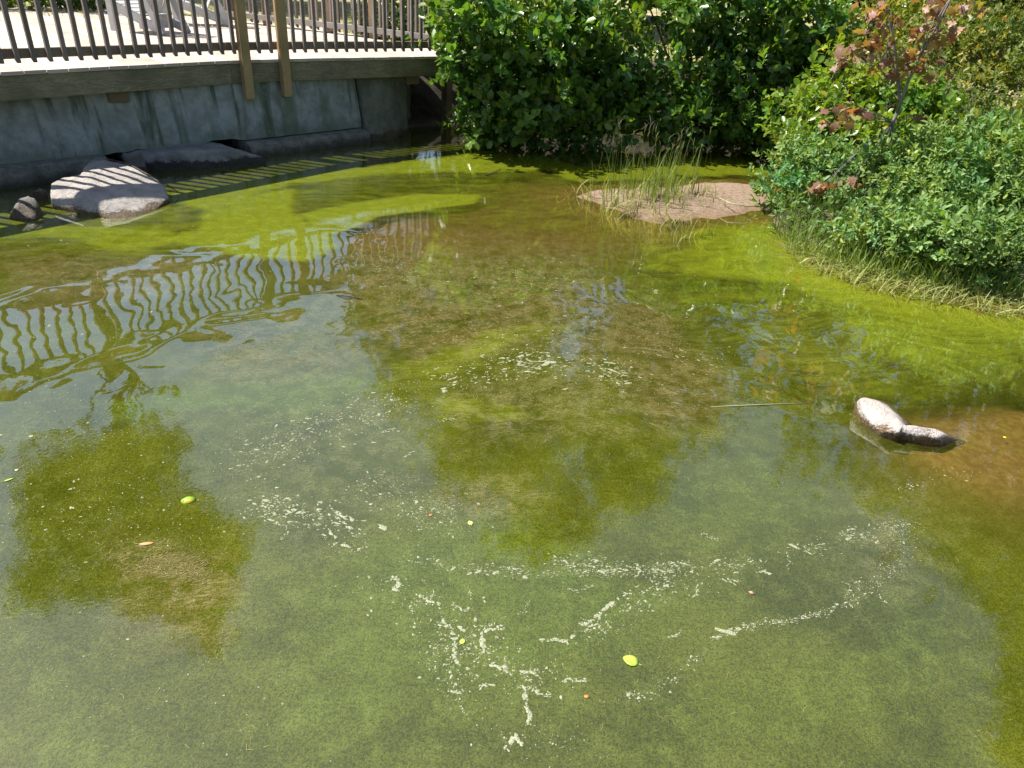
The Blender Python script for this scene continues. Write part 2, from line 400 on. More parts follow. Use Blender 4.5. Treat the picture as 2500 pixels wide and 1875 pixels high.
calm = mx(zone([(-200, 560), (500, 590), (900, 560), (1000, 640), (900, 800), (300, 1000), (-200, 1100)], 0.3, 1.0, 0.0),
          zone([(1200, 640), (2000, 640), (2500, 800), (2500, 1100), (1900, 1050), (1300, 900)], 0.4, 0.75, 0.0))
film = mx(zone([(860, 590), (1250, 570), (1460, 600), (1500, 720), (1400, 860), (1000, 880), (880, 770)], 0.25, 1.0, 0.6),
          zone([(480, 790), (850, 690), (980, 880), (800, 940), (520, 930)], 0.25, 0.7, 0.6), zone([(1480, 740), (1650, 710), (1760, 880), (1740, 1040), (1500, 1030), (1100, 1040), (1000, 960), (1300, 880)], 0.2, 0.9, 0.6),
          zone([(230, 1330), (420, 1290), (560, 1350), (540, 1460), (260, 1450)], 0.12, 1.0, 0.6), zone([(1040, 1180), (1200, 1150), (1300, 1230), (1180, 1300), (1060, 1270)], 0.12, 0.9, 0.6),
          zone([(2050, 1180), (2250, 1180), (2250, 1420), (2050, 1440)], 0.2, 0.6, 0.6), zone([(0, 620), (560, 640), (500, 720), (0, 740)], 0.2, 0.7, 0.6), zone([(500, 1000), (1000, 900), (1100, 1200), (700, 1350)], 0.3, 0.35, 0.6))
streak = np.maximum(0.14, mx(zone([(700, 560), (1600, 560), (2700, 700), (2700, 1150), (2300, 1150), (1800, 1000), (1500, 1050), (1000, 960), (850, 760)], 0.6, 0.85, 0.5), zone([(-200, 480), (900, 420), (1500, 560), (900, 640), (-200, 700)], 0.4, 0.7, 0.4)))
streak = streak*(0.55+0.9*np.clip(fbm(X*0.8, Y*0.8, 61, 3)-0.2, 0, 0.6))
def water_mat():
    t = NT('pond_water'); p = t.pos()
    scum = t.attr('scum'); olive = t.attr('olive'); cloud = t.attr('cloud'); shal = t.attr('shallow'); calm = t.attr('wavy')
    flow = t.attr('flow', 1)
    fl = t.scale(flow, (0.8, 7.0, 1)); s1 = t.noise(fl, 2.0, 6, 0.62, 0.5); s2 = t.noise(t.scale(flow, (2.5, 16, 1)), 2.5, 5, 0.65, 0.3)
    n1 = t.noise(p, 1.7, 6, 0.6, 0.6); n2 = t.noise(p, 9, 6, 0.66, 0.4); n3 = t.noise(p, 55, 4, 0.7); n4 = t.noise(p, 300, 2, 0.6)
    # water column colours
    deep = t.mix(t.step(n1, 0.3, 0.7), (0.054, 0.062, 0.004), (0.092, 0.102, 0.008))
    deep = t.mix(t.math('MULTIPLY', olive, t.step(t.math('ADD', t.math('MULTIPLY', s1, 0.7), t.math('MULTIPLY', n2, 0.3)), 0.36, 0.6)), deep, (0.088, 0.072, 0.012))
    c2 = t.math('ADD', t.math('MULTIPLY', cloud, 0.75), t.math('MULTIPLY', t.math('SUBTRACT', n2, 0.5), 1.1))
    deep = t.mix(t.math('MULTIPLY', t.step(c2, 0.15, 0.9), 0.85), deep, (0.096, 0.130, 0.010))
    n5 = t.noise(p, 130, 3, 0.65)
    gr = t.math('ADD', t.math('MULTIPLY', n5, 0.6), t.math('MULTIPLY', n3, 0.4))
    deep = t.mix(t.step(gr, 0.38, 0.62), t.mix(1.0, deep, (0.58, 0.62, 0.66), 'MULTIPLY'), t.mix(1.0, deep, (1.36, 1.36, 1.28), 'MULTIPLY'))  # light and dark of tiny ripples put into the colour
    fil = t.noise(p, 16, 5, 0.7, 1.6); fil = t.step(t.math('ABSOLUTE', t.math('SUBTRACT', fil, 0.5)), 0.022, 0.004)
    deep = t.mix(t.math('MULTIPLY', fil, t.math('MULTIPLY', t.step(n2, 0.46, 0.62), 0.5)), deep, (0.18, 0.20, 0.04))
    # suspended specks
    sp = t.step(t.math('ADD', n4, t.math('MULTIPLY', n2, 0.35)), 0.76, 0.86)
    deep = t.mix(t.math('MULTIPLY', sp, 0.55), deep, (0.21, 0.22, 0.045))
    st = t.math('ADD', t.math('MULTIPLY', s1, 0.55), t.math('MULTIPLY', s2, 0.45))
    deep2 = t.mix(t.step(st, 0.34, 0.66), t.mix(1.0, deep, (0.60, 0.64, 0.7), 'MULTIPLY'), t.mix(1.0, deep, (1.38, 1.36, 1.3), 'MULTIPLY'))
    deep = t.mix(t.attr('streak'), deep, deep2)
    # bright scum with streaked edges
    sv = t.math('ADD', scum, t.math('MULTIPLY', t.math('SUBTRACT', s1, 0.5), 1.0))
    sv = t.math('ADD', sv, t.math('MULTIPLY', t.math('SUBTRACT', s2, 0.5), 0.55))
    mot = t.noise(p, 3.2, 7, 0.68, 1.2)
    sv = t.math('ADD', sv, t.math('MULTIPLY', t.math('SUBTRACT', mot, 0.5), 0.9))
    sv = t.math('MULTIPLY', t.step(sv, 0.05, 1.0), t.step(scum, 0.0, 0.3))
    bright = t.mix(t.step(n2, 0.3, 0.75), (0.135, 0.160, 0.008), (0.190, 0.222, 0.014))
    bright = t.mix(t.math('MULTIPLY', t.step(s2, 0.52, 0.68), 0.4), bright, (0.11, 0.13, 0.006))
    fine = t.step(t.math('ADD', t.math('MULTIPLY', n3, 0.6), t.math('MULTIPLY', n4, 0.4)), 0.36, 0.64)
    bright = t.mix(fine, t.mix(1.0, bright, (0.74, 0.76, 0.8), 'MULTIPLY'), t.mix(1.0, bright, (1.14, 1.14, 1.1), 'MULTIPLY'))
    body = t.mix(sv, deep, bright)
    film = t.attr('film')
    ff = t.noise(t.scale(flow, (5, 26, 1)), 5, 5, 0.75, 0.8); fv = t.math('MULTIPLY', t.math('MULTIPLY', film, t.step(n2, 0.36, 0.6)), t.step(t.math('ADD', t.math('MULTIPLY', ff, 0.6), t.math('MULTIPLY', n4, 0.4)), 0.47, 0.62))
    body = t.mix(t.math('MULTIPLY', fv, 0.9), body, (0.34, 0.29, 0.15))
    diff = t.n('ShaderNodeBsdfDiffuse'); t.put(diff.inputs[0], body)
    grain = t.math('ADD', t.math('MULTIPLY', n3, 0.006), t.math('MULTIPLY', n5, 0.005))
    t.put(diff.inputs['Normal'], t.bump(grain, 1.0, 0.9))
    tr = t.n('ShaderNodeBsdfTransparent'); t.put(tr.inputs[0], (0.95, 0.88, 0.62))
    al = t.math('SUBTRACT', 1.0, t.math('MULTIPLY', shal, t.math('SUBTRACT', 1.0, t.math('MULTIPLY', sv, 0.8))), clamp=True)
    m1 = t.n('ShaderNodeMixShader'); t.put(m1.inputs[0], al); t.t.links.new(tr.outputs[0], m1.inputs[1]); t.t.links.new(diff.outputs[0], m1.inputs[2])
    # ripples
    w1 = t.noise(t.scale(p, (1, 0.8, 1), (0, 0, 0.5)), 2.9, 1.2, 0.4, 0.5)
    w2 = t.noise(p, 1.1, 1, 0.4); w3 = t.noise(t.scale(p, (1, 1, 1)), 46, 2, 0.5)
    amp = t.math('ADD', 0.0012, t.math('MULTIPLY', calm, t.math('MULTIPLY', t.step(t.noise(p, 0.9, 2), 0.3, 0.7), 0.0125)))
    h = t.math('ADD', t.math('MULTIPLY', w1, amp), t.math('MULTIPLY', w2, 0.006))
    w4 = t.noise(t.scale(p, (1, 0.7, 1), (0, 0, 0.3)), 11, 2, 0.5, 0.6)
    h = t.math('ADD', h, t.math('MULTIPLY', w4, 0.00022))
    h = t.math('ADD', h, t.math('MULTIPLY', w3, t.math('MULTIPLY', t.math('SUBTRACT', 1.15, calm), 0.00014)))
    nb = t.bump(h, 1.0)
    gl = t.n('ShaderNodeBsdfGlossy'); gl.inputs['Roughness'].default_value = 0.004; t.put(gl.inputs['Normal'], nb)
    gl.inputs[0].default_value = (1, 1, 1, 1)
    lw = t.n('ShaderNodeLayerWeight'); lw.inputs[0].default_value = 0.5; t.put(lw.inputs['Normal'], nb)
    fres = t.math('ADD', 0.125, t.math('MULTIPLY', t.math('POWER', lw.outputs['Facing'], 3.0), 0.875))   # same from above and below
    # a dense mat of scum is duller than open water
    f = t.math('MULTIPLY', fres, t.math('SUBTRACT', 1.0, t.math('MULTIPLY', sv, 0.35)))
    m2 = t.n('ShaderNodeMixShader'); t.put(m2.inputs[0], f); t.t.links.new(m1.outputs[0], m2.inputs[1]); t.t.links.new(gl.outputs[0], m2.inputs[2])
    return t.done(m2.outputs[0])
wtr = obj_np('water', np.c_[X.ravel(), Y.ravel(), np.zeros(X.size)], F, water_mat(), smooth=True,
             attrs={'film': film.ravel(), 'streak': streak.ravel(), 'scum': scum.ravel(), 'olive': olive.ravel(), 'cloud': cloud.ravel(), 'shallow': shal.ravel(), 'wavy': calm.ravel(), 'flow': np.c_[chi.ravel(), psi.ravel()]})
tag(wtr, 'murky green pond water with swirls of bright algae', kind='structure')

# ------------------------------------------------------------------ concrete wall, footings
DZ = 1.04                                     # deck height
def wall_mat():
    t = NT('stained_concrete'); p = t.pos()
    q = t.scale(p, (1, 1, 1), (0, 0, -math.atan2(DD[1], DD[0])))
    st = t.noise(t.scale(q, (5.5, 0.6, 0.55)), 1.3, 4, 0.6, 0.3); n = t.noise(p, 7, 5, 0.6); f = t.noise(p, 60, 3, 0.6); z = t.sep(p)[2]
    col = t.mix(t.step(n, 0.3, 0.7), (0.25, 0.26, 0.232), (0.40, 0.41, 0.385))
    stain = t.math('MULTIPLY', t.step(st, 0.50, 0.66), 0.85)
    col = t.mix(stain, col, (0.075, 0.095, 0.055))
    col = t.mix(t.math('MULTIPLY', t.step(t.noise(t.scale(q, (2.6, 0.5, 0.6)), 1.1, 3), 0.54, 0.68), 0.6), col, (0.09, 0.14, 0.05))
    low = t.math('SUBTRACT', 1.0, t.step(t.math('ADD', z, t.math('MULTIPLY', n, 0.25)), 0.28, 0.52))
    col = t.mix(t.math('MULTIPLY', low, 0.6), col, (0.12, 0.15, 0.09))
    vo = t.n('ShaderNodeTexVoronoi', feature='DISTANCE_TO_EDGE'); wv = t.n('ShaderNodeVectorMath', operation='ADD'); t.put(wv.inputs[0], p); t.put(wv.inputs[1], t.scale(t.n('ShaderNodeTexNoise').outputs[1], (0.3, 0.3, 0.3))); t.put(vo.inputs['Vector'], wv.outputs[0]); vo.inputs['Scale'].default_value = 0.9
    crack = t.math('MULTIPLY', t.step(vo.outputs[0], 0.012, 0.002), t.step(n, 0.45, 0.6))
    col = t.mix(t.math('MULTIPLY', crack, 0.12), col, (0.02, 0.025, 0.02))
    pit = t.step(t.noise(p, 38, 2, 0.5), 0.70, 0.74); col = t.mix(t.math('MULTIPLY', pit, 0.6), col, (0.03, 0.035, 0.03))
    col = t.mix(t.math('MULTIPLY', t.step(t.noise(p, 2.2, 5, 0.7), 0.56, 0.62), 0.35), col, (0.30, 0.31, 0.27))
    h = t.math('SUBTRACT', t.math('ADD', t.math('MULTIPLY', n, 0.02), t.math('MULTIPLY', f, 0.005)), t.math('MULTIPLY', crack, 0.002))
    return t.done(t.principled(col, 0.85, 0.2, t.bump(h, 1.0)))
M_WALL = wall_mat()
def foot_mat():
    t = NT('footing_concrete'); p = t.pos(); n = t.noise(p, 9, 5, 0.65); f = t.noise(p, 70, 3, 0.7); z = t.sep(p)[2]
    col = t.mix(t.step(n, 0.3, 0.7), (0.16, 0.145, 0.115), (0.30, 0.28, 0.23))
    col = t.mix(t.step(f, 0.56, 0.66), col, (0.10, 0.09, 0.07))
    col = t.mix(t.math('MULTIPLY', t.math('SUBTRACT', 1.0, t.step(t.math('ADD', z, t.math('MULTIPLY', n, 0.1)), 0.06, 0.18)), 0.75), col, (0.04, 0.035, 0.025))
    return t.done(t.principled(col, 0.8, 0.25, t.bump(t.math('ADD', t.math('MULTIPLY', n, 0.02), t.math('MULTIPLY', f, 0.004)), 1.0)))
M_FOOT = foot_mat()
def dpar(px, py, z=0.0): return float(P(px, py, z)[:2] @ DD)
NF = -8.29                                    # face of the footing
def swept(name, prof_at, d0, d1, step, mat, parent, rough=0.006, seed=1):
    ds = np.arange(d0, d1+1e-6, step); V = []; F = []
    for i, d in enumerate(ds):
        pr = prof_at(d); k = len(pr)
        for (n_, z) in pr: V.append((*(ND2(n_, d)), z))
    k = len(prof_at(ds[0]))
    V = np.array(V)
    r = (fbm(V[:, 0]*5+V[:, 2]*4, V[:, 1]*5-V[:, 2]*3, seed, 4)-0.5)*2*rough
    V[:, 0] += ND[0]*r; V[:, 1] += ND[1]*r; V[:, 2] += r*0.6
    for i in range(len(ds)-1):
        for j in range(k):
            F.append((i*k+j, i*k+(j+1) % k, (i+1)*k+(j+1) % k, (i+1)*k+j))
    F.append(tuple(range(k))[::-1]); F.append(tuple((len(ds)-1)*k+j for j in range(k)))
    o = poly_obj(name, V, F, mat, parent); 
    return o
dL = dpar(297, 395, 0.18); dR = dpar(640, 365, 0.15); dE = dpar(906, 330, 0.1)
c0 = ND2(-8.5, (dL+dR)/2)
wall = empty('retaining_wall', 'stained grey concrete retaining wall under the wooden deck', 'wall', (c0[0], c0[1], 0))
def lerp(a, b, n): return [a+(b-a)*i/n for i in range(n+1)]
def wall_prof(d):
    gap = float(sstep(dL-0.1, dL+0.25, d)*(1-sstep(dR-0.2, dR+0.05, d)))
    zb = 0.17+gap*(-0.005+0.045*vnoise(np.array(d*7.0), np.array(0.3), 5)+0.01*sstep(dL+0.6, dR, d))
    face = [(-8.62+0.17*(1-(z-0.17)/0.8), z) for z in lerp(float(zb), 0.98, 14)]
    return face+[(-8.80, 0.98), (-8.80, float(zb))]
swept('wall_face', wall_prof, -1.5, dE+0.02, 0.05, M_WALL, wall, 0.008)
def foot_prof(d):
    top = 0.185
    return [(NF, -0.5), (NF, 0.0), (NF+0.004, 0.10), (NF-0.005, top-0.01), (NF-0.03, top), (NF-0.11, top+0.008), (-8.72, top+0.01), (-8.72, -0.5)]
swept('footing', foot_prof, -1.5, dL, 0.05, M_FOOT, wall, 0.016, 4)
swept('footing', lambda d: [(NF+0.03, -0.5), (NF+0.03, 0.0), (NF+0.03, 0.08), (NF+0.02, 0.125), (NF-0.01, 0.14), (NF-0.11, 0.155), (-8.72, 0.16), (-8.72, -0.5)], dR, dE, 0.05, M_FOOT, wall, 0.010, 6)

# ------------------------------------------------------------------ rocks
def rock_mat(name, c1, c2, c3, wetz=0.06, wetcol=(0.07, 0.045, 0.022)):
    t = NT(name); p = t.pos(); n = t.noise(p, 6, 6, 0.65); f = t.noise(p, 85, 4, 0.7); g_ = t.noise(p, 240, 2, 0.6); z = t.sep(p)[2]
    col = t.mix(t.step(n, 0.3, 0.72), c1, c2); col = t.mix(t.math('MULTIPLY', t.step(f, 0.52, 0.66), 0.7), col, c3)
    col = t.mix(t.math('MULTIPLY', t.step(g_, 0.60, 0.70), 0.6), col, (0.10, 0.09, 0.085))
    zz = t.math('ADD', z, t.math('MULTIPLY', t.math('SUBTRACT', n, 0.5), 0.16))
    zz = t.math('ADD', zz, t.math('MULTIPLY', t.math('SUBTRACT', f, 0.5), 0.10))
    wet = t.math('SUBTRACT', 1.0, t.step(zz, wetz-0.018, wetz+0.012))
    col = t.mix(wet, col, t.mix(t.step(f, 0.4, 0.62), wetcol, tuple(min(1, x*2.6) for x in wetcol)))
    h = t.math('ADD', t.math('MULTIPLY', n, 0.04), t.math('MULTIPLY', f, 0.011))
    return t.done(t.principled(col, t.math('SUBTRACT', 0.85, t.math('MULTIPLY', wet, 0.5)), 0.35, t.bump(h, 1.0)))
def rock(name, hulls, mat, label, vox=0.03, amp=0.02, seed=1, fine=0.006, smooth=6):
    bm = bmesh.new()
    for pts in hulls:
        b2 = bmesh.new(); vs = [b2.verts.new(tuple(p)) for p in pts]
        r = bmesh.ops.convex_hull(b2, input=vs)
        junk = list({e for e in r['geom_interior']+r['geom_unused'] if isinstance(e, bmesh.types.BMVert)})
        if junk: bmesh.ops.delete(b2, geom=junk, context='VERTS')
        me = bpy.data.meshes.new('tmp'); b2.to_mesh(me); b2.free(); bm.from_mesh(me); bpy.data.meshes.remove(me)
    bmesh.ops.recalc_face_normals(bm, faces=bm.faces)
    me = bpy.data.meshes.new(name); bm.to_mesh(me); bm.free()
    o = bpy.data.objects.new(name, me); link(o)
    md = o.modifiers.new('r', 'REMESH'); md.mode = 'VOXEL'; md.voxel_size = vox
    if smooth: sm = o.modifiers.new('s', 'SMOOTH'); sm.factor = 0.5; sm.iterations = smooth
    dg = bpy.context.evaluated_depsgraph_get(); me2 = bpy.data.meshes.new_from_object(o.evaluated_get(dg))
    o.modifiers.clear(); o.data = me2; bpy.data.meshes.remove(me); me2.name = name
    n = len(me2.vertices); V = np.empty(n*3, np.float32); N = np.empty(n*3, np.float32)
    me2.vertices.foreach_get('co', V); me2.vertices.foreach_get('normal', N); V = V.reshape(-1, 3); N = N.reshape(-1, 3)
    d = (fbm(V[:, 0]*3.5+V[:, 2]*2.7, V[:, 1]*3.5-V[:, 2]*2.2, seed, 4)-0.5)*2*amp
    d += (fbm(V[:, 0]*18+V[:, 2]*13, V[:, 1]*18-V[:, 2]*11, seed+5, 3)-0.5)*2*fine
    V = V+N*d[:, None]; base = V.mean(0); base[2] = V[:, 2].min()
    me2.vertices.foreach_set('co', (V-base).astype(np.float32).ravel()); me2.update(); o.location = base
    me2.polygons.foreach_set('use_smooth', np.ones(len(me2.polygons), bool))
    me2.materials.clear(); me2.materials.append(mat)
    tag(o, label, 'rock'); return o
def c5(x, y, z): return P(x*0.22604, 300+y*0.22604, z)
def drop(pts, z=-0.35, grow=1.0):
    c = np.mean(pts, 0); return [np.array([c[0]+(p[0]-c[0])*grow, c[1]+(p[1]-c[1])*grow, z]) for p in pts]
M_ROCKT = rock_mat('pale_granite', (0.29, 0.26, 0.235), (0.48, 0.44, 0.40), (0.60, 0.56, 0.51), 0.05)
M_ROCKD = rock_mat('dark_wet_rock', (0.12, 0.11, 0.10), (0.24, 0.22, 0.20), (0.30, 0.28, 0.25), 0.10, (0.05, 0.035, 0.022))
M_SLAB = rock_mat('grey_slab_stone', (0.20, 0.19, 0.175), (0.36, 0.34, 0.32), (0.42, 0.40, 0.37), 0.09, (0.03, 0.025, 0.02))
M_ROCKM = rock_mat('mossy_boulder_stone', (0.13, 0.13, 0.09), (0.25, 0.24, 0.18), (0.33, 0.31, 0.24), 0.10, (0.05, 0.04, 0.02))
hA = [c5(545, 650, .17), c5(690, 585, .19), c5(870, 560, .20), c5(980, 640, .185), c5(1000, 800, .15), c5(1300, 785, .13), c5(1500, 700, .15), c5(1800, 820, .045), c5(1690, 940, .0), c5(1420, 1062, -.02), c5(1180, 1040, .0), c5(900, 930, .05), c5(560, 880, .04), c5(535, 780, .10)]
hB = [c5(870, 560, .20), c5(905, 465, .215), c5(980, 410, .235), c5(1100, 390, .24), c5(1300, 425, .22), c5(1500, 505, .185), c5(1690, 600, .135), c5(1770, 670, .105), c5(1815, 790, .055), c5(1300, 760, .14), c5(980, 640, .19)]
rock('boulder', [hA+drop(hA, -0.3, 1.02)+[c5(1950, 900, -0.12)], hB+drop(hB, -0.3, 0.98)], M_ROCKT, 'large pale flat-topped rock at the wall foot, striped by railing shadows', 0.013, 0.010, 3, 0.006, 0)
hs = [c5(200, 810, .13), c5(300, 775, .15), c5(380, 800, .14), c5(430, 880, .08), c5(480, 1000, .0), c5(380, 1040, .02), c5(230, 1060, .0), c5(80, 1030, .0), c5(140, 920, .10)]
rock('wet_stone', [hs+drop(hs, -0.3, 1.0)], M_ROCKD, 'small dark stone with wet rusty base left of the pale rock', 0.016, 0.012, 5, 0.008)
hs = [c5(340, 740, .09), c5(420, 688, .13), c5(510, 730, .10), c5(500, 790, .02), c5(360, 790, .02)]
rock('wet_stone', [hs+drop(hs, -0.3, 1.0)], M_ROCKD, 'small shaded stone tucked between pale rock and concrete footing', 0.016, 0.012, 8, 0.006)
def c1(x, y, z): return P(x*0.31646, y*0.31646, z)
hs = [c1(940, 1190, .16), c1(1060, 1165, .19), c1(1400, 1165, .20), c1(1800, 1150, .19), c1(2040, 1220, .06), c1(1900, 1255, .02), c1(1500, 1305, .0), c1(1150, 1310, .0), c1(1000, 1260, .08)]
hs2 = [p+np.array([-0.35, 0.3, 0]) for p in hs]
rock('rock_slab', [hs+drop(hs, -0.3)+hs2], M_SLAB, 'long flat rock slab under the broken concrete wall', 0.022, 0.016, 11, 0.008, 0)
hs = [c1(940, 1175, .24), c1(1090, 1160, .27), c1(1120, 1260, .10), c1(1000, 1250, .10)]
rock('wet_stone', [hs+drop(hs, -0.2)], M_ROCKD, 'dark angular stone between footing and rock slab', 0.018, 0.012, 13)
def c2(x, y, z): return P(550+x*0.31646, y*0.31646, z)
hs = [c2(1130, 1060, -.02), c2(1250, 1075, -.02), c2(1350, 1030, -.02), c2(1400, 960, .06), c2(1420, 900, .18)]
e0 = ND2(NF-0.02, dE+0.03)
ho = []
for n_, dd, z in [(-8.33, 0.02, 0), (-8.30, 0.45, 0), (-8.42, 0.75, 0.02), (-8.46, 0.05, 0.35), (-8.38, 0.5, 0.4), (-8.48, 0.85, 0.45), (-8.62, 0.05, 0.93), (-8.50, 0.5, 0.94), (-8.6, 0.9, 0.92), (-9.2, 0.05, 0.93), (-9.2, 0.9, 0.9), (-9.2, 0.9, 0), (-9.2, 0.05, 0)]:
    q = ND2(n_, dE+dd); ho.append(np.array([q[0], q[1], z]))
rock('boulder', [ho+drop(ho, -0.4, 0.95)], M_ROCKM, 'tall mossy boulder closing the right end of the concrete wall', 0.035, 0.045, 17, 0.012)
ho = []
for n_, dd, z in [(-9.0, 0.9, 0), (-8.95, 1.3, 0), (-9.0, 1.0, 0.5), (-9.0, 1.3, 0.55), (-9.3, 0.9, 0.8), (-9.3, 1.5, 0.7), (-9.8, 0.9, 0.8), (-9.8, 1.5, 0.7), (-9.8, 1.2, 0)]:
    q = ND2(n_, dE+dd); ho.append(np.array([q[0], q[1], z]))
rock('boulder', [ho+drop(ho, -0.4, 0.95)], M_ROCKM, 'shadowed boulder beneath the deck beside the wooden support post', 0.04, 0.04, 19, 0.012)
def c7(x, y, z): return P(2050+x*0.18083, 930+y*0.18083, z)
M_ROCKR = rock_mat('white_pond_rock', (0.40, 0.355, 0.32), (0.55, 0.50, 0.46), (0.62, 0.57, 0.53), 0.055, (0.085, 0.055, 0.025))
h1 = [c7(265, 250, .105), c7(350, 228, .11), c7(480, 262, .105), c7(620, 345, .10), c7(760, 460, .095), c7(850, 590, .09), c7(800, 690, .075), c7(560, 690, .035), c7(400, 560, .05), c7(310, 430, .07)]
h1b = [c7(210, 300, .02), c7(215, 400, -.03), c7(330, 610, -.03), c7(560, 725, -.02), c7(820, 735, -.02), c7(980, 600, -.03), c7(640, 300, -.03), c7(300, 215, -.03)]
h2 = [c7(780, 600, .085), c7(1000, 612, .085), c7(1280, 650, .075), c7(1400, 715, .06), c7(1420, 780, .035), c7(1300, 770, .055), c7(1080, 745, .055), c7(850, 690, .06)]
h2b = [c7(780, 735, -.02), c7(1080, 800, -.02), c7(1440, 862, -.02), c7(1790, 850, -.05), c7(1700, 930, -.08), c7(1600, 760, -.02), c7(1300, 640, -.02)]
rock('pond_rock', [h1+h1b+drop(h1b, -0.25), h2+h2b+drop(h2b, -0.25)], M_ROCKR, 'spoon shaped pale rock poking out of the green water', 0.008, 0.006, 23, 0.004, 0)

# ------------------------------------------------------------------ the deck
EDGE = [P(0, 176, DZ), P(560, 148, DZ), P(708, 144, DZ), P(1140, 136.6, DZ)]
e_dir = (EDGE[1]-EDGE[0]); e_dir /= np.linalg.norm(e_dir)
EDGE[0] = EDGE[1]-e_dir*6.0
EDGE = [np.array(e) for e in EDGE]
bd = EDGE[3][:2]-EDGE[1][:2]; TD = bd/np.linalg.norm(bd); TN = np.array([TD[1], -TD[0]])    # along, outward
UP = np.array([0, 0, 1.0])
def tn(p): p = np.asarray(p)[:2]-EDGE[1][:2]; return float(p @ TD), float(p @ TN)
def xy(t, n): return EDGE[1][:2]+TD*t+TN*n
ETN = [tn(e) for e in EDGE]
def edge_n(t): return float(np.interp(t, [a for a, b in ETN], [b for a, b in ETN]))
BACK = [(-40, 22), (0, 22), (110, 12), (250, 22), (590, 50), (850, 75), (960, 92), (1080, 106), (1141, 122)]
BTN = [tn(P(a, b, DZ)) for a, b in BACK]
BTN.sort()
def back_n(t): return float(np.interp(t, [a for a, b in BTN], [b for a, b in BTN]))
T0 = ETN[0][0]; T1 = ETN[3][0]
# back line in (t, n) can be non-monotonic in t for far points: use a robust envelope
deck = empty('wooden_deck', 'weathered wooden deck on a concrete wall over the pond', 'deck', (*xy((T0+T1)/2, -1.5), 0))
BW = 0.196
def dback(t):
    r = []
    for i in range(len(BACK)-1):
        (t1, n1), (t2, n2) = tn(P(*BACK[i], DZ)), tn(P(*BACK[i+1], DZ))
        if (t1-t)*(t2-t) <= 0 and abs(t2-t1) > 1e-6: r.append(n1+(n2-n1)*(t-t1)/(t2-t1))
    return min(r) if r else None
t = T0; plank_i = 0
while t < T1-0.02:
    a = t+0.004; b = min(t+BW-0.004, T1)
    na, nb_ = edge_n(a)+0.012, edge_n(b)+0.012
    ja = random.uniform(-0.006, 0.006)
    bk = []
    for q in (a, b):
        r = dback(q); bk.append(min(r if r is not None else -6.5, edge_n(q)-0.35))
    zt = DZ+random.uniform(-0.0015, 0.0015); zb = zt-0.034
    V = []
    for z in (zb, zt):
        for (tt, nn) in ((a, na+ja), (b, nb_+ja), (b, bk[1]), (a, bk[0])): V.append((*xy(tt, nn), z))
    Fq = [(0, 1, 2, 3)[::-1], (4, 5, 6, 7), (0, 1, 5, 4), (1, 2, 6, 5), (2, 3, 7, 6), (3, 0, 4, 7)]
    o0 = (*xy(a, na), zb)
    me_o = bev_obj('plank', V, Fq, MW_DECK, None, 0.003, o0)
    rot = math.atan2(-TN[1], -TN[0])
    me_o.data.transform(Matrix.Rotation(-rot, 4, 'Z')); me_o.rotation_euler.z = rot
    keep(me_o, deck)
    t += BW; plank_i += 1
def along(name, p, q, n_off, zc, th, ht, mat, parent, ext=(0, 0), bev=0.004, sec=1):
    p = np.asarray(p)[:2]; q = np.asarray(q)[:2]; d = (q-p)/np.linalg.norm(q-p); nn = np.array([d[1], -d[0]])
    p = p-d*ext[0]; q = q+d*ext[1]; L = np.linalg.norm(q-p); c = (p+q)/2+nn*n_off
    V, Fq = box_vf((0, 0, 0), (1, 0, 0), (0, 1, 0), UP, L, th, ht)
    o = bev_obj(name, V, Fq, mat, None, bev); o.rotation_euler.z = math.atan2(d[1], d[0]); o.location = (c[0], c[1], zc)
    if parent is not None: keep(o, parent)
    return o
FH = 0.215
for i in range(3):
    along('fascia_board', EDGE[i], EDGE[i+1], -0.018, DZ-0.036-FH/2, 0.036, FH-0.004, MW_FASCIA, deck, bev=0.003)
# joists and beams below
for (pa, pb) in (((215, 272), 215), ((632, 674), 190), ((923, 956), 180)):
    pc = P((pa[0]+pa[1])/2, pb, DZ-0.32); tt, nn = tn(pc)
    V, Fq = box_vf((0, 0, 0), (1, 0, 0), (0, 1, 0), UP, 0.2, 1.6, 0.15)
    o = bev_obj('beam', V, Fq, MW_BEAM, None, 0.005); q = xy(tt, edge_n(tt)-0.10-0.8); o.location = (q[0], q[1], DZ-0.036-FH-0.075+0.035)
    o.rotation_euler.z = math.atan2(TD[1], TD[0]); keep(o, deck)
# timber leg that carries the far end
pl = P(1090, 299, 0.0)
V, Fq = box_vf((0, 0, 0), (1, 0, 0), (0, 1, 0), UP, 0.125, 0.125, 1.22)
o = bev_obj('support_post', V, Fq, MW_BEAM, None, 0.006); o.location = (pl[0], pl[1], 0.22); o.rotation_euler.z = 0.9; keep(o, deck)

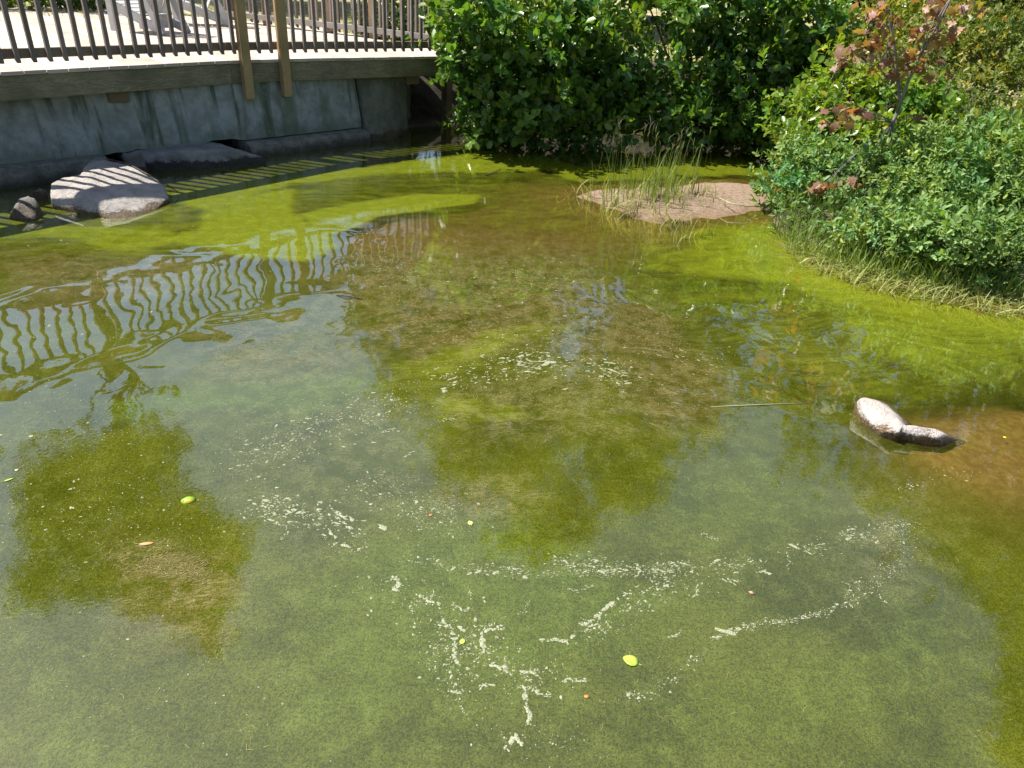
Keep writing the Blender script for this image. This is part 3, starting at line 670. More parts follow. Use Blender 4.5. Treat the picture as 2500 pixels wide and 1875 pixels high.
# ------------------------------------------------------------------ front railing
rail = empty('railing', 'grey wooden railing along the pond edge of the deck', 'railing', (*xy(0, 0), DZ))
PW = 0.105
posts = []
for (px_, base) in ((596, 225), (700, 219), (1140, 197)):
    t_ = tn(P(px_-6, 146 if px_ < 1000 else 137, DZ))[0]; n_ = edge_n(t_)+PW/2+0.002
    zb = float(np.clip(P(px_, base, 0)[2], 0, 0)); zb = DZ-0.036-FH-0.165
    q = xy(t_, n_); V, Fq = box_vf((0, 0, 0), (1, 0, 0), (0, 1, 0), UP, PW, PW, 2.10-zb)
    o = bev_obj('post', V, Fq, MW_POST if px_ < 1000 else MW_BACK, None, 0.006); o.location = (q[0], q[1], (2.10+zb)/2); o.rotation_euler.z = math.atan2(TD[1], TD[0])
    keep(o, rail); posts.append(t_)
tp = T0+0.4
q = xy(tp, edge_n(tp)+PW/2+0.002); V, Fq = box_vf((0, 0, 0), (1, 0, 0), (0, 1, 0), UP, PW, PW, 1.45)
o = bev_obj('post', V, Fq, MW_POST, None, 0.006); o.location = (q[0], q[1], 1.38); o.rotation_euler.z = math.atan2(TD[1], TD[0]); keep(o, rail)
corner = [EDGE[0], EDGE[1], EDGE[2], EDGE[3]]
BAL = None
for i in range(3):
    p, q = corner[i], corner[i+1]
    along('bottom_rail', p, q, -0.055, DZ+0.145, 0.038, 0.088, MW_RAIL, rail)
    along('top_rail', p, q, -0.055, 1.965, 0.038, 0.088, MW_RAIL, rail)
    along('handrail', p, q, -0.02, 2.105, 0.15, 0.036, MW_RAIL, rail)
    d = (q-p)[:2]; L = np.linalg.norm(d); d /= L; nn = np.array([d[1], -d[0]])
    k = max(1, int(L/0.142)); 
    for j in range(k):
        c = p[:2]+d*(L*(j+0.5)/k)+nn*(-0.055+0.019+0.0205)
        if any(abs(tn(c)[0]-a) < 0.062 for a in posts+[tp]): continue
        if BAL is None:
            w = 0.040; zl, zh = DZ+0.066, 2.0
            V = []
            for (x_, y_) in ((-.5, -.5), (.5, -.5), (.5, .5), (-.5, .5)):
                V.append((x_*w, y_*w, zl+(0.028 if y_ > 0 else 0.0)))
            for (x_, y_) in ((-.5, -.5), (.5, -.5), (.5, .5), (-.5, .5)): V.append((x_*w, y_*w, zh))
            BAL = bev_obj('baluster', V, [(3, 2, 1, 0), (4, 5, 6, 7), (0, 1, 5, 4), (1, 2, 6, 5), (2, 3, 7, 6), (3, 0, 4, 7)], MW_BAL, None, 0.003)
            o = BAL
        else:
            o = BAL.copy(); link(o)
        o.parent = None; o.location = (c[0], c[1], 0); o.rotation_euler.z = math.atan2(d[1], d[0])+random.uniform(-.03, .03); keep(o, rail)

# ------------------------------------------------------------------ railing at the back of the deck
BR = [P(540, 33, DZ+0.12), P(850, 68, DZ+0.12), P(1135, 104, DZ+0.12)]
brail = empty('railing', 'silver grey railing along the back of the deck before the lawn', 'railing', tuple(BR[1]*[1, 1, 0]+np.array([0, 0, DZ])))
for i in range(2):
    p, q = BR[i], BR[i+1]
    along('bottom_rail', p, q, 0.0, DZ+0.13, 0.04, 0.088, MW_BACK, brail); along('top_rail', p, q, 0.0, DZ+0.93, 0.04, 0.088, MW_BACK, brail)
    d = (q-p)[:2]; L = np.linalg.norm(d); d /= L; nn = np.array([d[1], -d[0]]); k = int(L/0.15)
    for j in range(k):
        c = p[:2]+d*(L*(j+0.5)/k)-nn*0.042
        o = BAL.copy(); link(o); o.parent = None; o.location = (c[0], c[1], -0.04); o.rotation_euler.z = math.atan2(d[1], d[0])+math.pi; keep(o, brail)
    for f_ in (0.35, 0.85) if i == 0 else (0.2, 0.95):
        c = p[:2]+d*L*f_-nn*0.08; V, Fq = box_vf((0, 0, 0), (1, 0, 0), (0, 1, 0), UP, 0.1, 0.1, 1.25)
        o = bev_obj('post', V, Fq, MW_BEAM, None, 0.005); o.location = (c[0], c[1], DZ+0.35); o.rotation_euler.z = math.atan2(d[1], d[0]); keep(o, brail)
# picket fence far left
FP = [P(-60, 22, DZ), P(195, 17, DZ)]
fence = empty('picket_fence', 'brown fence of pointed pickets at the far left deck corner', 'fence', tuple(FP[0]*[1, 1, 0]+np.array([0, 0, DZ])))
d = (FP[1]-FP[0])[:2]; L = np.linalg.norm(d); d /= L; k = int(L/0.15); PK = None
for j in range(k):
    c = FP[0][:2]+d*(L*(j+0.5)/k)
    if PK is None:
        w, th, z0, z1 = 0.115, 0.02, 0.10, 1.0
        pr = [(-w/2, z1), (-w/2, z0+0.11), (0, z0), (w/2, z0+0.11), (w/2, z1)]
        V = [(x_, -th/2, z) for x_, z in pr]+[(x_, th/2, z) for x_, z in pr]
        PK = bev_obj('picket', V, [(0, 1, 2, 3, 4), (9, 8, 7, 6, 5)]+[(i, (i+1) % 5 if i < 4 else 0, (i+1) % 5+5 if i < 4 else 5, i+5) for i in range(5)], MW_RAIL, None, 0.002); o = PK
    else: o = PK.copy(); link(o)
    o.parent = None; o.location = (c[0], c[1], DZ); o.rotation_euler.z = math.atan2(d[1], d[0]); keep(o, fence)
along('top_rail', FP[0], FP[1], -0.03, DZ+0.75, 0.035, 0.085, MW_RAIL, fence); along('bottom_rail', FP[0], FP[1], -0.03, DZ+0.32, 0.035, 0.085, MW_RAIL, fence)
V, Fq = box_vf((0, 0, 0), (1, 0, 0), (0, 1, 0), UP, 0.11, 0.11, 1.3)
o = bev_obj('post', V, Fq, MW_POST, None, 0.006); o.location = (FP[1][0], FP[1][1], DZ+0.5); keep(o, fence)

# ------------------------------------------------------------------ chairs on the deck
def chair(label, px_, py_, rz, sc=1.0):
    p = P(px_, py_, DZ); root = empty('garden_chair', label, 'chair', (p[0], p[1], DZ+0.002), 'garden chairs on the deck'); root.rotation_euler.z = rz
    root.scale = (sc, sc, sc)
    def board(name, a, b, w, th, side):       # plank from a to b, width w along 'side'
        a = np.array(a, float); b = np.array(b, float); ax = (b-a); L = np.linalg.norm(ax); ax /= L
        s = np.array(side, float); s -= ax*s.dot(ax); s /= np.linalg.norm(s); t_ = np.cross(ax, s)
        V, Fq = box_vf((a+b)/2, ax, s, t_, L, w, th); o = bev_obj(name, V, Fq, M_CHAIR, None, 0.005); o.parent = root; return o
    for s in (-1, 1):
        board('front_leg', (0.36, s*0.29, 0), (0.36, s*0.29, 0.55), 0.12, 0.025, (1, 0, 0))
        board('stringer', (0.40, s*0.255, 0.35), (-0.48, s*0.255, 0.045), 0.12, 0.025, (0, 0, 1))
        board('armrest', (0.44, s*0.32, 0.565), (-0.36, s*0.32, 0.565), 0.13, 0.025, (0, 1, 0))
        board('back_leg', (-0.20, s*0.285, 0.55), (-0.46, s*0.285, 0.0), 0.10, 0.025, (1, 0, 0.3))
    for i in range(5):
        x_ = 0.37-i*0.115; z = 0.405-(0.37-x_)*0.35
        board('seat_slat', (x_, -0.27, z), (x_, 0.27, z), 0.1, 0.02, (1, 0, 0.33))
    for i in range(5):
        y_ = (i-2)*0.105; top = 0.95-0.03*(i-2)**2
        board('back_slat', (-0.13, y_*0.9, 0.25), (-0.42, y_*1.15, top), 0.09, 0.02, (0, 1, 0))
    board('apron', (-0.27, -0.25, 0.13), (-0.27, 0.25, 0.13), 0.12, 0.022, (0, 0, 1))
    board('back_brace', (-0.285, -0.31, 0.54), (-0.285, 0.31, 0.54), 0.07, 0.02, (0, 0, 1))
    return root
chair('pale grey slatted chair nearest the front railing', 365, 78, math.radians(165), 1.0)
chair('second pale grey slatted chair, farther right near the back railing', 490, 60, math.radians(205), 1.0)

# ------------------------------------------------------------------ foliage tools
LEAF_U = np.array([0, .30, .72, 1, .72, .30, .5]); LEAF_V = np.array([0, .40, .43, 0, -.43, -.40, 0]); LEAF_W = np.array([0, .07, .05, -.06, .05, .07, -.02])
LEAF_F = np.array([(0, 1, 6), (1, 2, 6), (2, 3, 6), (3, 4, 6), (4, 5, 6), (5, 0, 6)])
def leaves_np(p, a, n, L, wr):
    a = nrm(a); b = nrm(np.cross(n, a)); n = np.cross(a, b); N = len(p)
    V = p[:, None]+(a[:, None]*LEAF_U[:, None]+b[:, None]*(LEAF_V*1.0)[:, None]*np.reshape(wr, (-1, 1, 1))+n[:, None]*LEAF_W[:, None])*np.reshape(L, (-1, 1, 1))
    F = (np.arange(N)*7)[:, None, None]+LEAF_F
    return V.reshape(-1, 3), F.reshape(-1, 3)
def shoots(lobes, n, per, L, r=None, up=0.45, inner=0.35, spray=1.25, sper=11):
    """rosettes of leaves on the lobes of a shrub -> positions, axes, normals, lengths, shoot ids"""
    r = r or rng
    c = np.array([l[0] for l in lobes]); R = np.array([l[1] for l in lobes])
    w = (R.prod(1))**(2/3); w = w/w.sum(); li = r.choice(len(lobes), n, p=w)
    d = nrm(r.normal(size=(n, 3))); rad = np.where(r.random(n) < inner, r.uniform(0.3, 0.9, n), r.uniform(0.85, 1.12, n))
    ns = max(4, n//sper); sl = r.choice(len(lobes), ns, p=w); sdv = nrm(r.normal(size=(ns, 3))+np.array([0, 0, 0.15]))
    srad = r.uniform(0.6, 1.28, ns); sc_ = c[sl]+sdv*R[sl]*srad[:, None]
    si = r.integers(0, ns, n); inn = r.random(n) < inner*0.5
    li = np.where(inn, li, sl[si]); d = np.where(inn[:, None], d, sdv[si])
    p = np.where(inn[:, None], c[li]+d*R[li]*rad[:, None], sc_[si]+r.normal(size=(n, 3))*np.array([1, 1, 0.6])*L*spray)
    d = np.where(inn[:, None], d, nrm(d*0.8+(p-sc_[si])/(L*spray)*0.35))
    sdir = nrm(d*0.75+np.array([0, 0, up])+r.normal(size=(n, 3))*0.33)
    k = per; ph = np.arange(k)*2.4
    e1 = nrm(np.cross(sdir, r.normal(size=(n, 3)))); e2 = np.cross(sdir, e1)
    rot = r.uniform(0, 6.28, n)[:, None]+ph[None]
    radl = e1[:, None]*np.cos(rot)[..., None]+e2[:, None]*np.sin(rot)[..., None]
    s = np.linspace(0, 1.5, k)[None, :, None]*L
    spread = np.linspace(1.0, 0.35, k)[None, :, None]
    ax = nrm(radl*spread+sdir[:, None]*(0.35+0.5*(1-spread))+r.normal(size=(n, k, 3))*0.22)
    pos = p[:, None]+sdir[:, None]*s
    nr = nrm(sdir[:, None]*0.8+r.normal(size=(n, k, 3))*0.35+np.array([0, 0, 0.25]))
    ln = L*r.uniform(0.45, 1.28, (n, k))
    return pos.reshape(-1, 3), ax.reshape(-1, 3), nr.reshape(-1, 3), ln.reshape(-1), np.repeat(np.where(inn, ns, si), k), p, sdir
LEAFMESH = {}
def single_leaf_mesh(key, wr, cols, mat):
    if key not in LEAFMESH:
        V, F = leaves_np(np.zeros((1, 3)), np.array([[1., 0, 0]]), np.array([[0, 0, 1.]]), np.array([1.0]), np.array([wr]))
        LEAFMESH[key] = mesh_np('leaf', V, F, mat, {'col': np.repeat(np.array([cols]), len(V), 0)})
    return LEAFMESH[key]
def shrub(name, label, lobes, n, per, L, wr, c_lo, c_hi, base_pts, mat, mat1, n_single=250, stems=7, group=None, up=0.45, inner=0.35, yellow=0.0, seed=0, stem_r=0.022, bark=None, spray=1.25, sper=11):
    r = np.random.default_rng(100+seed)
    lobes = [(np.array(c, float), np.array(R, float) if np.ndim(R) else np.array([R, R, R*0.9])) for c, R in lobes]
    pos, ax, nr, ln, sid, tips, sdir = shoots(lobes, n, per, L, r, up, inner, spray, sper)
    ok = pos[:, 2] > 0.03
    pos, ax, nr, ln, sid = pos[ok], ax[ok], nr[ok], ln[ok], sid[ok]
    b0 = np.mean(np.array(base_pts), 0)
    root = empty(name, label, 'shrub', (b0[0], b0[1], gz(b0[0], b0[1])), group)
    v = r.random((len(pos), 1)); sv = r.random(n+1)[sid][:, None]; hue = r.normal(size=n+1)[sid][:, None]*np.array([0.16, 0.03, -0.10])
    col = np.array(c_lo)*(1-v*0.6-sv*0.4)+np.array(c_hi)*(v*0.6+sv*0.4)
    col = col*(1+hue)
    if yellow: 
        y = r.random(len(pos)) < yellow; col[y] = col[y]*np.array([2.0, 1.25, 0.8])
    # the leaves that show largest become parts of their own
    eye = EYE; dist = np.linalg.norm(pos-eye, axis=1)
    cm = np.mean([c for c, R in lobes], 0); toward = ((pos-cm) @ (eye-cm))/np.linalg.norm(eye-cm)
    cc = (pos-EYE) @ M; px_ = W/2-FPX*cc[:, 0]/cc[:, 2]; py_ = H/2+FPX*cc[:, 1]/cc[:, 2]
    inview = (px_ > 20) & (px_ < W-20) & (py_ > 10) & (py_ < H)
    score = toward+r.random(len(pos))*0.5+np.where(inview, 5, 0)
    sel = np.zeros(len(pos), bool)
    if n_single: sel[np.argsort(-score)[:n_single]] = True
    V, F = leaves_np(pos[~sel], ax[~sel], nr[~sel], ln[~sel], np.full((~sel).sum(), wr)*r.uniform(0.85, 1.15, (~sel).sum()))
    o = obj_np('foliage', V, F, mat, root, {'col': np.repeat(col[~sel], 7, 0)}); o['kind'] = 'stuff'
    me = single_leaf_mesh(name+str(seed), wr, tuple(np.array(c_lo)*0.45+np.array(c_hi)*0.55), mat1) if n_single else None
    for i in np.nonzero(sel)[0]:
        a = nrm(ax[i]); b = nrm(np.cross(nr[i], a)); c = np.cross(a, b); l = ln[i]
        o = bpy.data.objects.new('leaf', me)
        mm = Matrix(((a[0]*l, b[0]*l, c[0]*l, pos[i][0]), (a[1]*l, b[1]*l, c[1]*l, pos[i][1]), (a[2]*l, b[2]*l, c[2]*l, pos[i][2]), (0, 0, 0, 1)))
        loc = Vector(pos[i])-root.location; mm.translation = loc
        o.parent = root; o.matrix_basis = mm; COL.objects.link(o)
    # stems and twigs
    parts = []
    bps = [np.array(b, float) for b in base_pts]
    for c, R in lobes:
        b = bps[r.integers(len(bps))]; b = b+np.array([r.normal()*0.12, r.normal()*0.12, 0]); b[2] = gz(b[0], b[1])-0.05
        mid = (b+c)/2+np.array([r.normal()*0.1, r.normal()*0.1, 0.15])
        q = np.array([b*(1-u)**2+2*mid*u*(1-u)+c*u*u for u in np.linspace(0, 1, 7)])
        parts.append(tube_vf(q, np.linspace(stem_r, stem_r*0.45, 7), 6))
        for _ in range(stems):
            tp_ = c+nrm(r.normal(size=3))*R*r.uniform(0.85, 1.3); s_ = q[r.integers(3, 7)]
            if tp_[2] < 0.05: tp_[2] = 0.08
            m_ = (s_+tp_)/2+r.normal(size=3)*0.05
            qq = np.array([s_*(1-u)**2+2*m_*u*(1-u)+tp_*u*u for u in np.linspace(0, 1, 5)])
            parts.append(tube_vf(qq, np.linspace(stem_r*0.4, stem_r*0.12, 5), 4))
    V, F = merge(parts); o = poly_obj('branches', V, F, bark or M_BARK, root, True)
    return root
def lobg(lst): return [(P(a, b, z), (r_, r_, r_*0.85)) for a, b, z, r_ in lst]
def lob(lst): return [(PD(a, b, y), (r_, r_, r_*0.92)) for a, b, y, r_ in lst]
G_LO, G_HI = (0.042, 0.095, 0.014), (0.160, 0.310, 0.050)
shrub('alder_shrub', 'tall dark green shrub overhanging the water beside the deck end',
      lob([(1170, 40, 10.15, 0.51), (1160, 130, 10.05, 0.39), (1225, 190, 10.15, 0.46), (1320, 70, 10.65, 0.57), (1310, 190, 10.35, 0.48), (1255, 262, 10.15, 0.33), (1440, 40, 11.05, 0.60), (1420, 170, 10.75, 0.51), (1400, 255, 10.55, 0.35), (1500, 210, 10.95, 0.39), (1330, 290, 10.25, 0.23),
           (1205, 285, 10.10, 0.22), (1470, 285, 10.40, 0.24), (1290, 300, 10.20, 0.18), (1540, 290, 10.60, 0.24)])+lobg([(1185, 306, .28, .28), (1260, 310, .28, .28), (1340, 312, .28, .28), (1420, 312, .28, .28), (1500, 312, .28, .28), (1570, 310, .28, .28)]),
      2000, 8, 0.120, 0.66, G_LO, G_HI, [P(1280, 296, 0.1), P(1360, 292, 0.1), P(1440, 292, 0.1)], M_LEAF, M_LEAF1, 300, 6, seed=1, yellow=0.05, inner=0.2, sper=9, spray=1.4)
shrub('alder_shrub', 'tall dark green shrub behind the sandbar grass, right of the bright gap',
      lob([(1600, 260, 10.95, 0.37), (1730, 40, 11.35, 0.55), (1860, 40, 11.25, 0.57), (1690, 190, 11.05, 0.39), (1850, 170, 11.05, 0.51), (1770, 270, 10.85, 0.39), (1950, 110, 11.15, 0.46), (1890, 275, 10.75, 0.37), (1660, 30, 11.65, 0.37), (1990, 210, 10.95, 0.39), (1960, 300, 10.65, 0.32),
           (1620, 300, 10.60, 0.22), (1700, 300, 10.60, 0.22), (1800, 308, 10.50, 0.22), (1900, 325, 10.40, 0.20), (1560, -40, 11.65, 0.32)])+lobg([(1640, 310, .28, .28), (1720, 312, .28, .28), (1800, 318, .28, .28), (1880, 328, .28, .28), (1960, 342, .28, .28)]),
      2000, 8, 0.120, 0.66, G_LO, G_HI, [P(1700, 296, 0.1), P(1800, 300, 0.1), P(1900, 318, 0.1)], M_LEAF, M_LEAF1, 300, 6, seed=2, yellow=0.05, inner=0.2, sper=9, spray=1.4)
shrub('willow_shrub', 'low dense shrub with small blue-green leaves at the sandbar tip',
      lob([(1925, 478, 8.0, .24), (1960, 395, 8.3, .27), (2050, 450, 7.9, .36), (2160, 470, 7.5, .38), (2290, 440, 7.3, .42), (2400, 440, 7.0, .45), (2210, 560, 7.0, .28), (2330, 560, 6.8, .3), (2440, 560, 6.5, .34), (2050, 540, 7.6, .22), (2510, 480, 6.7, .45), (1900, 540, 7.75, .14), (2500, 640, 6.2, .22)])
      +lobg([(1960, 530, .16, .15), (2040, 545, .22, .17), (2130, 560, .28, .2), (2230, 570, .33, .2), (2330, 590, .36, .22), (2440, 600, .38, .22), (2370, 650, .16, .13), (2500, 665, .2, .18)]),
      4300, 9, 0.068, 0.45, (0.080, 0.155, 0.040), (0.26, 0.40, 0.12), [P(2000, 500, 0.2), P(2200, 560, 0.3), P(2400, 600, 0.3)], M_MATTE, M_MATTE1, 300, 8, seed=3, up=0.8, stem_r=0.016, spray=1.8, sper=15, inner=0.15)
shrub('broadleaf_shrub', 'bright green round-leaved shrub behind the low blue-green one',
      lob([(1985, 310, 8.9, .34), (2060, 260, 9.1, .36), (2170, 290, 8.9, .42), (2010, 370, 8.6, .26), (2110, 375, 8.4, .34), (2250, 350, 8.6, .36), (2060, 180, 9.3, .25)]),
      1500, 7, 0.085, 0.66, (0.07, 0.14, 0.016), (0.25, 0.36, 0.045), [P(2080, 440, 0.5), P(2180, 440, 0.5)], M_LEAF, M_LEAF1, 250, 6, seed=4, yellow=0.05)
shrub('tangled_shrub', 'olive small-leaved shrub at the upper right corner of the bank',
      lob([(2350, 160, 10.2, .55), (2450, 260, 9.4, .5), (2470, 100, 10.4, .6), (2310, 290, 9.0, .4), (2250, 200, 10.4, .36), (2400, 20, 11, .6), (2520, 350, 8.6, .45), (2400, 360, 8.4, .38)]),
      3000, 8, 0.066, 0.5, (0.075, 0.115, 0.018), (0.23, 0.28, 0.055), [P(2330, 420, 0.5), P(2450, 440, 0.5)], M_MATTE, M_MATTE1, 250, 8, seed=5, yellow=0.12, stem_r=0.016, spray=2.0, sper=22)
shrub('sapling_thicket', 'loose yellow-green shrub at the top edge behind the red maple',
      lob([(2090, 70, 11.8, .36), (2190, 40, 12.2, .42), (2150, 150, 11.2, .32), (2280, 40, 12.6, .45), (2060, 140, 11.4, .24)]),
      620, 7, 0.085, 0.6, (0.11, 0.16, 0.02), (0.30, 0.36, 0.06), [P(2140, 300, 0.8), P(2240, 280, 0.8)], M_LEAF, M_LEAF1, 120, 7, seed=6, yellow=0.1)
# evergreen shrubs behind the deck
for i, (a, b, y_, r_, lbl) in enumerate([(232, -30, 15.5, .75, 'dark green bush behind the deck, left of the chairs'), (70, -20, 14.5, .55, 'small green bush behind the picket fence'), (1010, 20, 13.6, .5, 'green bush behind the back railing near the tall shrub')]):
    c = PD(a, b, y_)
    shrub('garden_bush', lbl, [(c, (r_, r_, r_)), (c+np.array([0.4, 0.3, 0.35]), (r_*.8,)*3), (c+np.array([-0.35, 0.2, -0.45]), (r_*.8,)*3)], 420, 7, 0.11, 0.6, (0.035, 0.07, 0.012), (0.11, 0.17, 0.03), [(c[0], c[1], 0)], M_LEAF, M_LEAF1, 0, 4, seed=20+i)

# ------------------------------------------------------------------ red maple sapling
mp = P(2140, 400, 0.55); 
maple = empty('maple_sapling', 'slender maple sapling with red-brown leaves above the right bank', 'tree', (mp[0], mp[1], gz(mp[0], mp[1])))
def path(pts): return np.array([PD(a, b, y_) for a, b, y_ in pts])
Ym = 7.7
tr = path([(2150, 440, Ym), (2168, 360, Ym), (2180, 300, Ym+.02), (2198, 255, Ym+.05), (2192, 200, Ym+.1), (2186, 130, Ym+.15), (2170, 40, Ym+.2), (2140, -60, Ym+.25), (2120, -200, Ym+.3)])
tr[0][2] = gz(tr[0][0], tr[0][1])-0.05
parts = [tube_vf(tr, np.linspace(0.024, 0.008, len(tr)), 8)]
br2 = path([(2190, 275, Ym+.03), (2215, 205, Ym-.05), (2250, 130, Ym-.1), (2290, 60, Ym-.15), (2330, -20, Ym-.2), (2360, -120, Ym-.2)])
parts.append(tube_vf(br2, np.linspace(0.016, 0.006, len(br2)), 7))
V, F = merge(parts); poly_obj('trunk', V, F, M_BARKG, maple, True)
MAPLE = [(0, 0), (.22, -.02), (.50, -.18), (.42, .05), (.62, .22), (.98, .30), (.72, .45), (.78, .60), (.46, .58), (.30, .62), (.34, .80), (.16, .82), (0, 1.15)]
def maple_mesh(seed, col):
    r = np.random.default_rng(seed)
    pts = MAPLE+[(-x, y) for x, y in MAPLE[-2:0:-1]]
    V = [(y, x*0.62, 0.10*abs(x)-0.16*y*y+r.normal()*0.02) for x, y in pts]; V.append((0.42, 0, 0.03)); n = len(pts)
    F = [(i, (i+1) % n, n) for i in range(n)]
    return mesh_np('leaf', V, F, M_MAPLE, {'col': np.repeat(np.array([col]), len(V), 0)})
MM = [maple_mesh(1, (0.27, 0.135, 0.10)), maple_mesh(2, (0.33, 0.21, 0.13)), maple_mesh(3, (0.38, 0.29, 0.16)), maple_mesh(4, (0.23, 0.14, 0.105)), maple_mesh(5, (0.25, 0.26, 0.08))]
MCL = [(2085, 130, 9, 40, 24), (2060, 140, 5, 26, 18), (2120, 95, 7, 40, 34), (2160, 30, 8, 35, 30), (2190, 155, 9, 40, 26), (2235, 140, 9, 38, 30), (2260, 85, 9, 35, 30), (2300, 60, 9, 40, 35), (2340, 20, 8, 45, 30), (2170, 180, 6, 24, 12), (2270, 170, 7, 30, 22),
       (2150, 80, 6, 40, 30), (2290, 20, 7, 40, 25), (2130, 20, 5, 35, 20), (2390, 20, 6, 50, 25), (2060, 280, 6, 34, 16), (2035, 300, 5, 22, 10), (2100, 272, 5, 26, 9), (2255, 285, 3, 14, 8), (2010, 455, 6, 20, 10), (2085, 440, 5, 22, 9), (1995, 465, 3, 14, 8)]
r = np.random.default_rng(5); tw = []
for ci, (a, b, k, sx_, sy_) in enumerate(MCL):
    low = b > 250; yb = (7.6 if b < 400 else 7.25) if low else Ym
    c = PD(a, b, yb+r.uniform(-.1, .1)); 
    s_ = tr[min(len(tr)-2, 3+ci % 4)] if not low else tr[2]
    if a > 2220 and not low: s_ = br2[2+ci % 3]
    tw.append(tube_vf([s_, (s_+c)/2+np.array([0, 0, 0.04]), c], [0.006, 0.004, 0.002], 4))
    for j in range(int(k*1.8)):
        p = PD(a+r.normal()*sx_*0.6, b+r.normal()*sy_*0.6, yb+r.uniform(-.18, .12))
        sz = r.uniform(0.07, 0.12); o = bpy.data.objects.new('leaf', MM[(r.integers(0, 2) if low and r.random() < .7 else r.integers(0, 5))])
        o.scale = (sz, sz, sz); o.rotation_euler = (r.normal()*0.5, r.uniform(0.2, 1.1), r.uniform(0, 6.28)); o.location = p; COL.objects.link(o); keep(o, maple)
V, F = merge(tw); poly_obj('twigs', V, F, M_BARKG, maple, True)

# ------------------------------------------------------------------ tall trees behind the bank (the pond mirrors them)
def inside_pts(poly, n, r):
    poly = np.array(poly, float); lo, hi = poly.min(0), poly.max(0); out = []
    while len(out) < n:
        q = lo+(hi-lo)*r.random((n*2, 2)); m_ = sdpoly(q[:, 0], q[:, 1], poly) > 0; out += list(q[m_])
    return np.array(out[:n])
def tall_tree(label, polys, dist, n, trunk_px, seed, leaf=0.42, depth=2.2, c_lo=(0.025, 0.045, 0.008), c_hi=(0.07, 0.10, 0.02), trunk_r=0.16):
    r = np.random.default_rng(seed)
    tb = PR(*trunk_px[0], dist); root = empty('tall_tree', label, 'tree', (tb[0], tb[1], gz(tb[0], tb[1])), 'tall trees mirrored in the pond')
    tp_ = [np.array([tb[0], tb[1], gz(tb[0], tb[1])-0.2])]+[PR(a, b, dist) for a, b in trunk_px]
    V, F = tube_vf(tp_, np.linspace(trunk_r, trunk_r*0.35, len(tp_)), 8); poly_obj('trunk', V, F, M_BARK, root, True)
    areas = [abs(sum(a[0]*b[1]-b[0]*a[1] for a, b in zip(p, p[1:]+p[:1])))/2 for p in polys]
    allp = []; limbs = []
    for poly, ar in zip(polys, areas):
        k = int(1.7*n*ar/sum(areas))+20; q = inside_pts(poly, max(3, k//16), r)
        P3 = np.array([PR(a, b, dist+r.normal()*depth*0.45) for a, b in q])
        P3 = np.repeat(P3, 16, 0)+r.normal(size=(len(P3)*16, 3))*np.repeat(r.uniform(0.22, 0.5, len(P3)), 16)[:, None]*np.array([1, 1, 0.7]); allp.append(P3)
        for _ in range(9):
            e = P3[r.integers(len(P3))]; s_ = tp_[1+r.integers(len(tp_)-1)]
            m_ = (s_+e)/2+np.array([0, 0, -0.4]); limbs.append(tube_vf(np.array([s_*(1-u)**2+2*m_*u*(1-u)+e*u*u for u in np.linspace(0, 1, 6)]), np.linspace(trunk_r*0.3, 0.02, 6), 5))
    V, F = merge(limbs); poly_obj('limbs', V, F, M_BARK, root, True)
    p = np.concatenate(allp); per = 4; leaf *= 0.75; p = np.repeat(p, per, 0)+r.normal(size=(len(p)*per, 3))*leaf*0.7; N = len(p)
    V, F = leaves_np(p, r.normal(size=(N, 3)), nrm(r.normal(size=(N, 3))+np.array([0, 0, 0.6])), leaf*r.uniform(0.55, 1.1, N), np.full(N, 0.75))
    v = r.random((N, 1)); o = obj_np('crown', V, F, M_MATTE, root, {'col': np.repeat(np.array(c_lo)*(1-v)+np.array(c_hi)*v, 7, 0)}); o['kind'] = 'stuff'
    return root
tall_tree('lone slender tree far behind the deck, mirrored at lower left', [[(75, 1250), (120, 1120), (230, 1070), (380, 1060), (420, 1090), (440, 1200), (560, 1250), (575, 1330), (550, 1400), (400, 1440), (240, 1400), (100, 1330)], [(250, 1400), (400, 1400), (470, 1470), (380, 1500), (280, 1490)], [(440, 1400), (560, 1380), (560, 1480), (530, 1590), (480, 1570), (430, 1480)], [(80, 1400), (200, 1370), (160, 1450), (90, 1470)]],
          30, 1500, [(283, 900), (275, 985), (265, 1040), (300, 1150), (320, 1300)], 61, 0.55, 2.5, trunk_r=0.22)
tall_tree('tall broad tree behind the dark shrubs, mirrored mid pond', [[(850, 600), (1250, 560), (1400, 620), (1390, 700), (1350, 790), (1330, 880), (1200, 900), (960, 900), (870, 760)], [(930, 880), (1330, 870), (1380, 960), (1370, 1130), (1280, 1210), (1160, 1180), (1070, 1100), (1060, 1000), (970, 980)], [(1430, 900), (1500, 760), (1640, 720), (1740, 870), (1740, 1000), (1620, 1160), (1500, 1230), (1440, 1190), (1420, 1050)], [(1230, 1220), (1300, 1200), (1430, 1200), (1440, 1300), (1350, 1345), (1240, 1330)]],
          21, 3200, [(1180, 560), (1200, 800), (1220, 1000), (1260, 1200)], 62, 0.42, 2.0, trunk_r=0.2)
tall_tree('tall airy tree at the right bank, mirrored above the pale rock', [[(1480, 600), (2500, 640), (2500, 800), (2150, 800), (1800, 740), (1640, 700), (1480, 680)], [(1750, 860), (1830, 840), (1900, 930), (1840, 1000), (1770, 980)], [(1900, 820), (2150, 820), (2500, 830), (2500, 960), (2250, 960), (2080, 960), (2010, 900), (1920, 900)], [(1930, 950), (2010, 950), (2020, 1080), (1990, 1140), (1925, 1120)], [(1640, 760), (1720, 760), (1760, 830), (1700, 850)]],
          20, 620, [(2000, 560), (1990, 800), (1970, 1050)], 63, 0.40, 2.0)
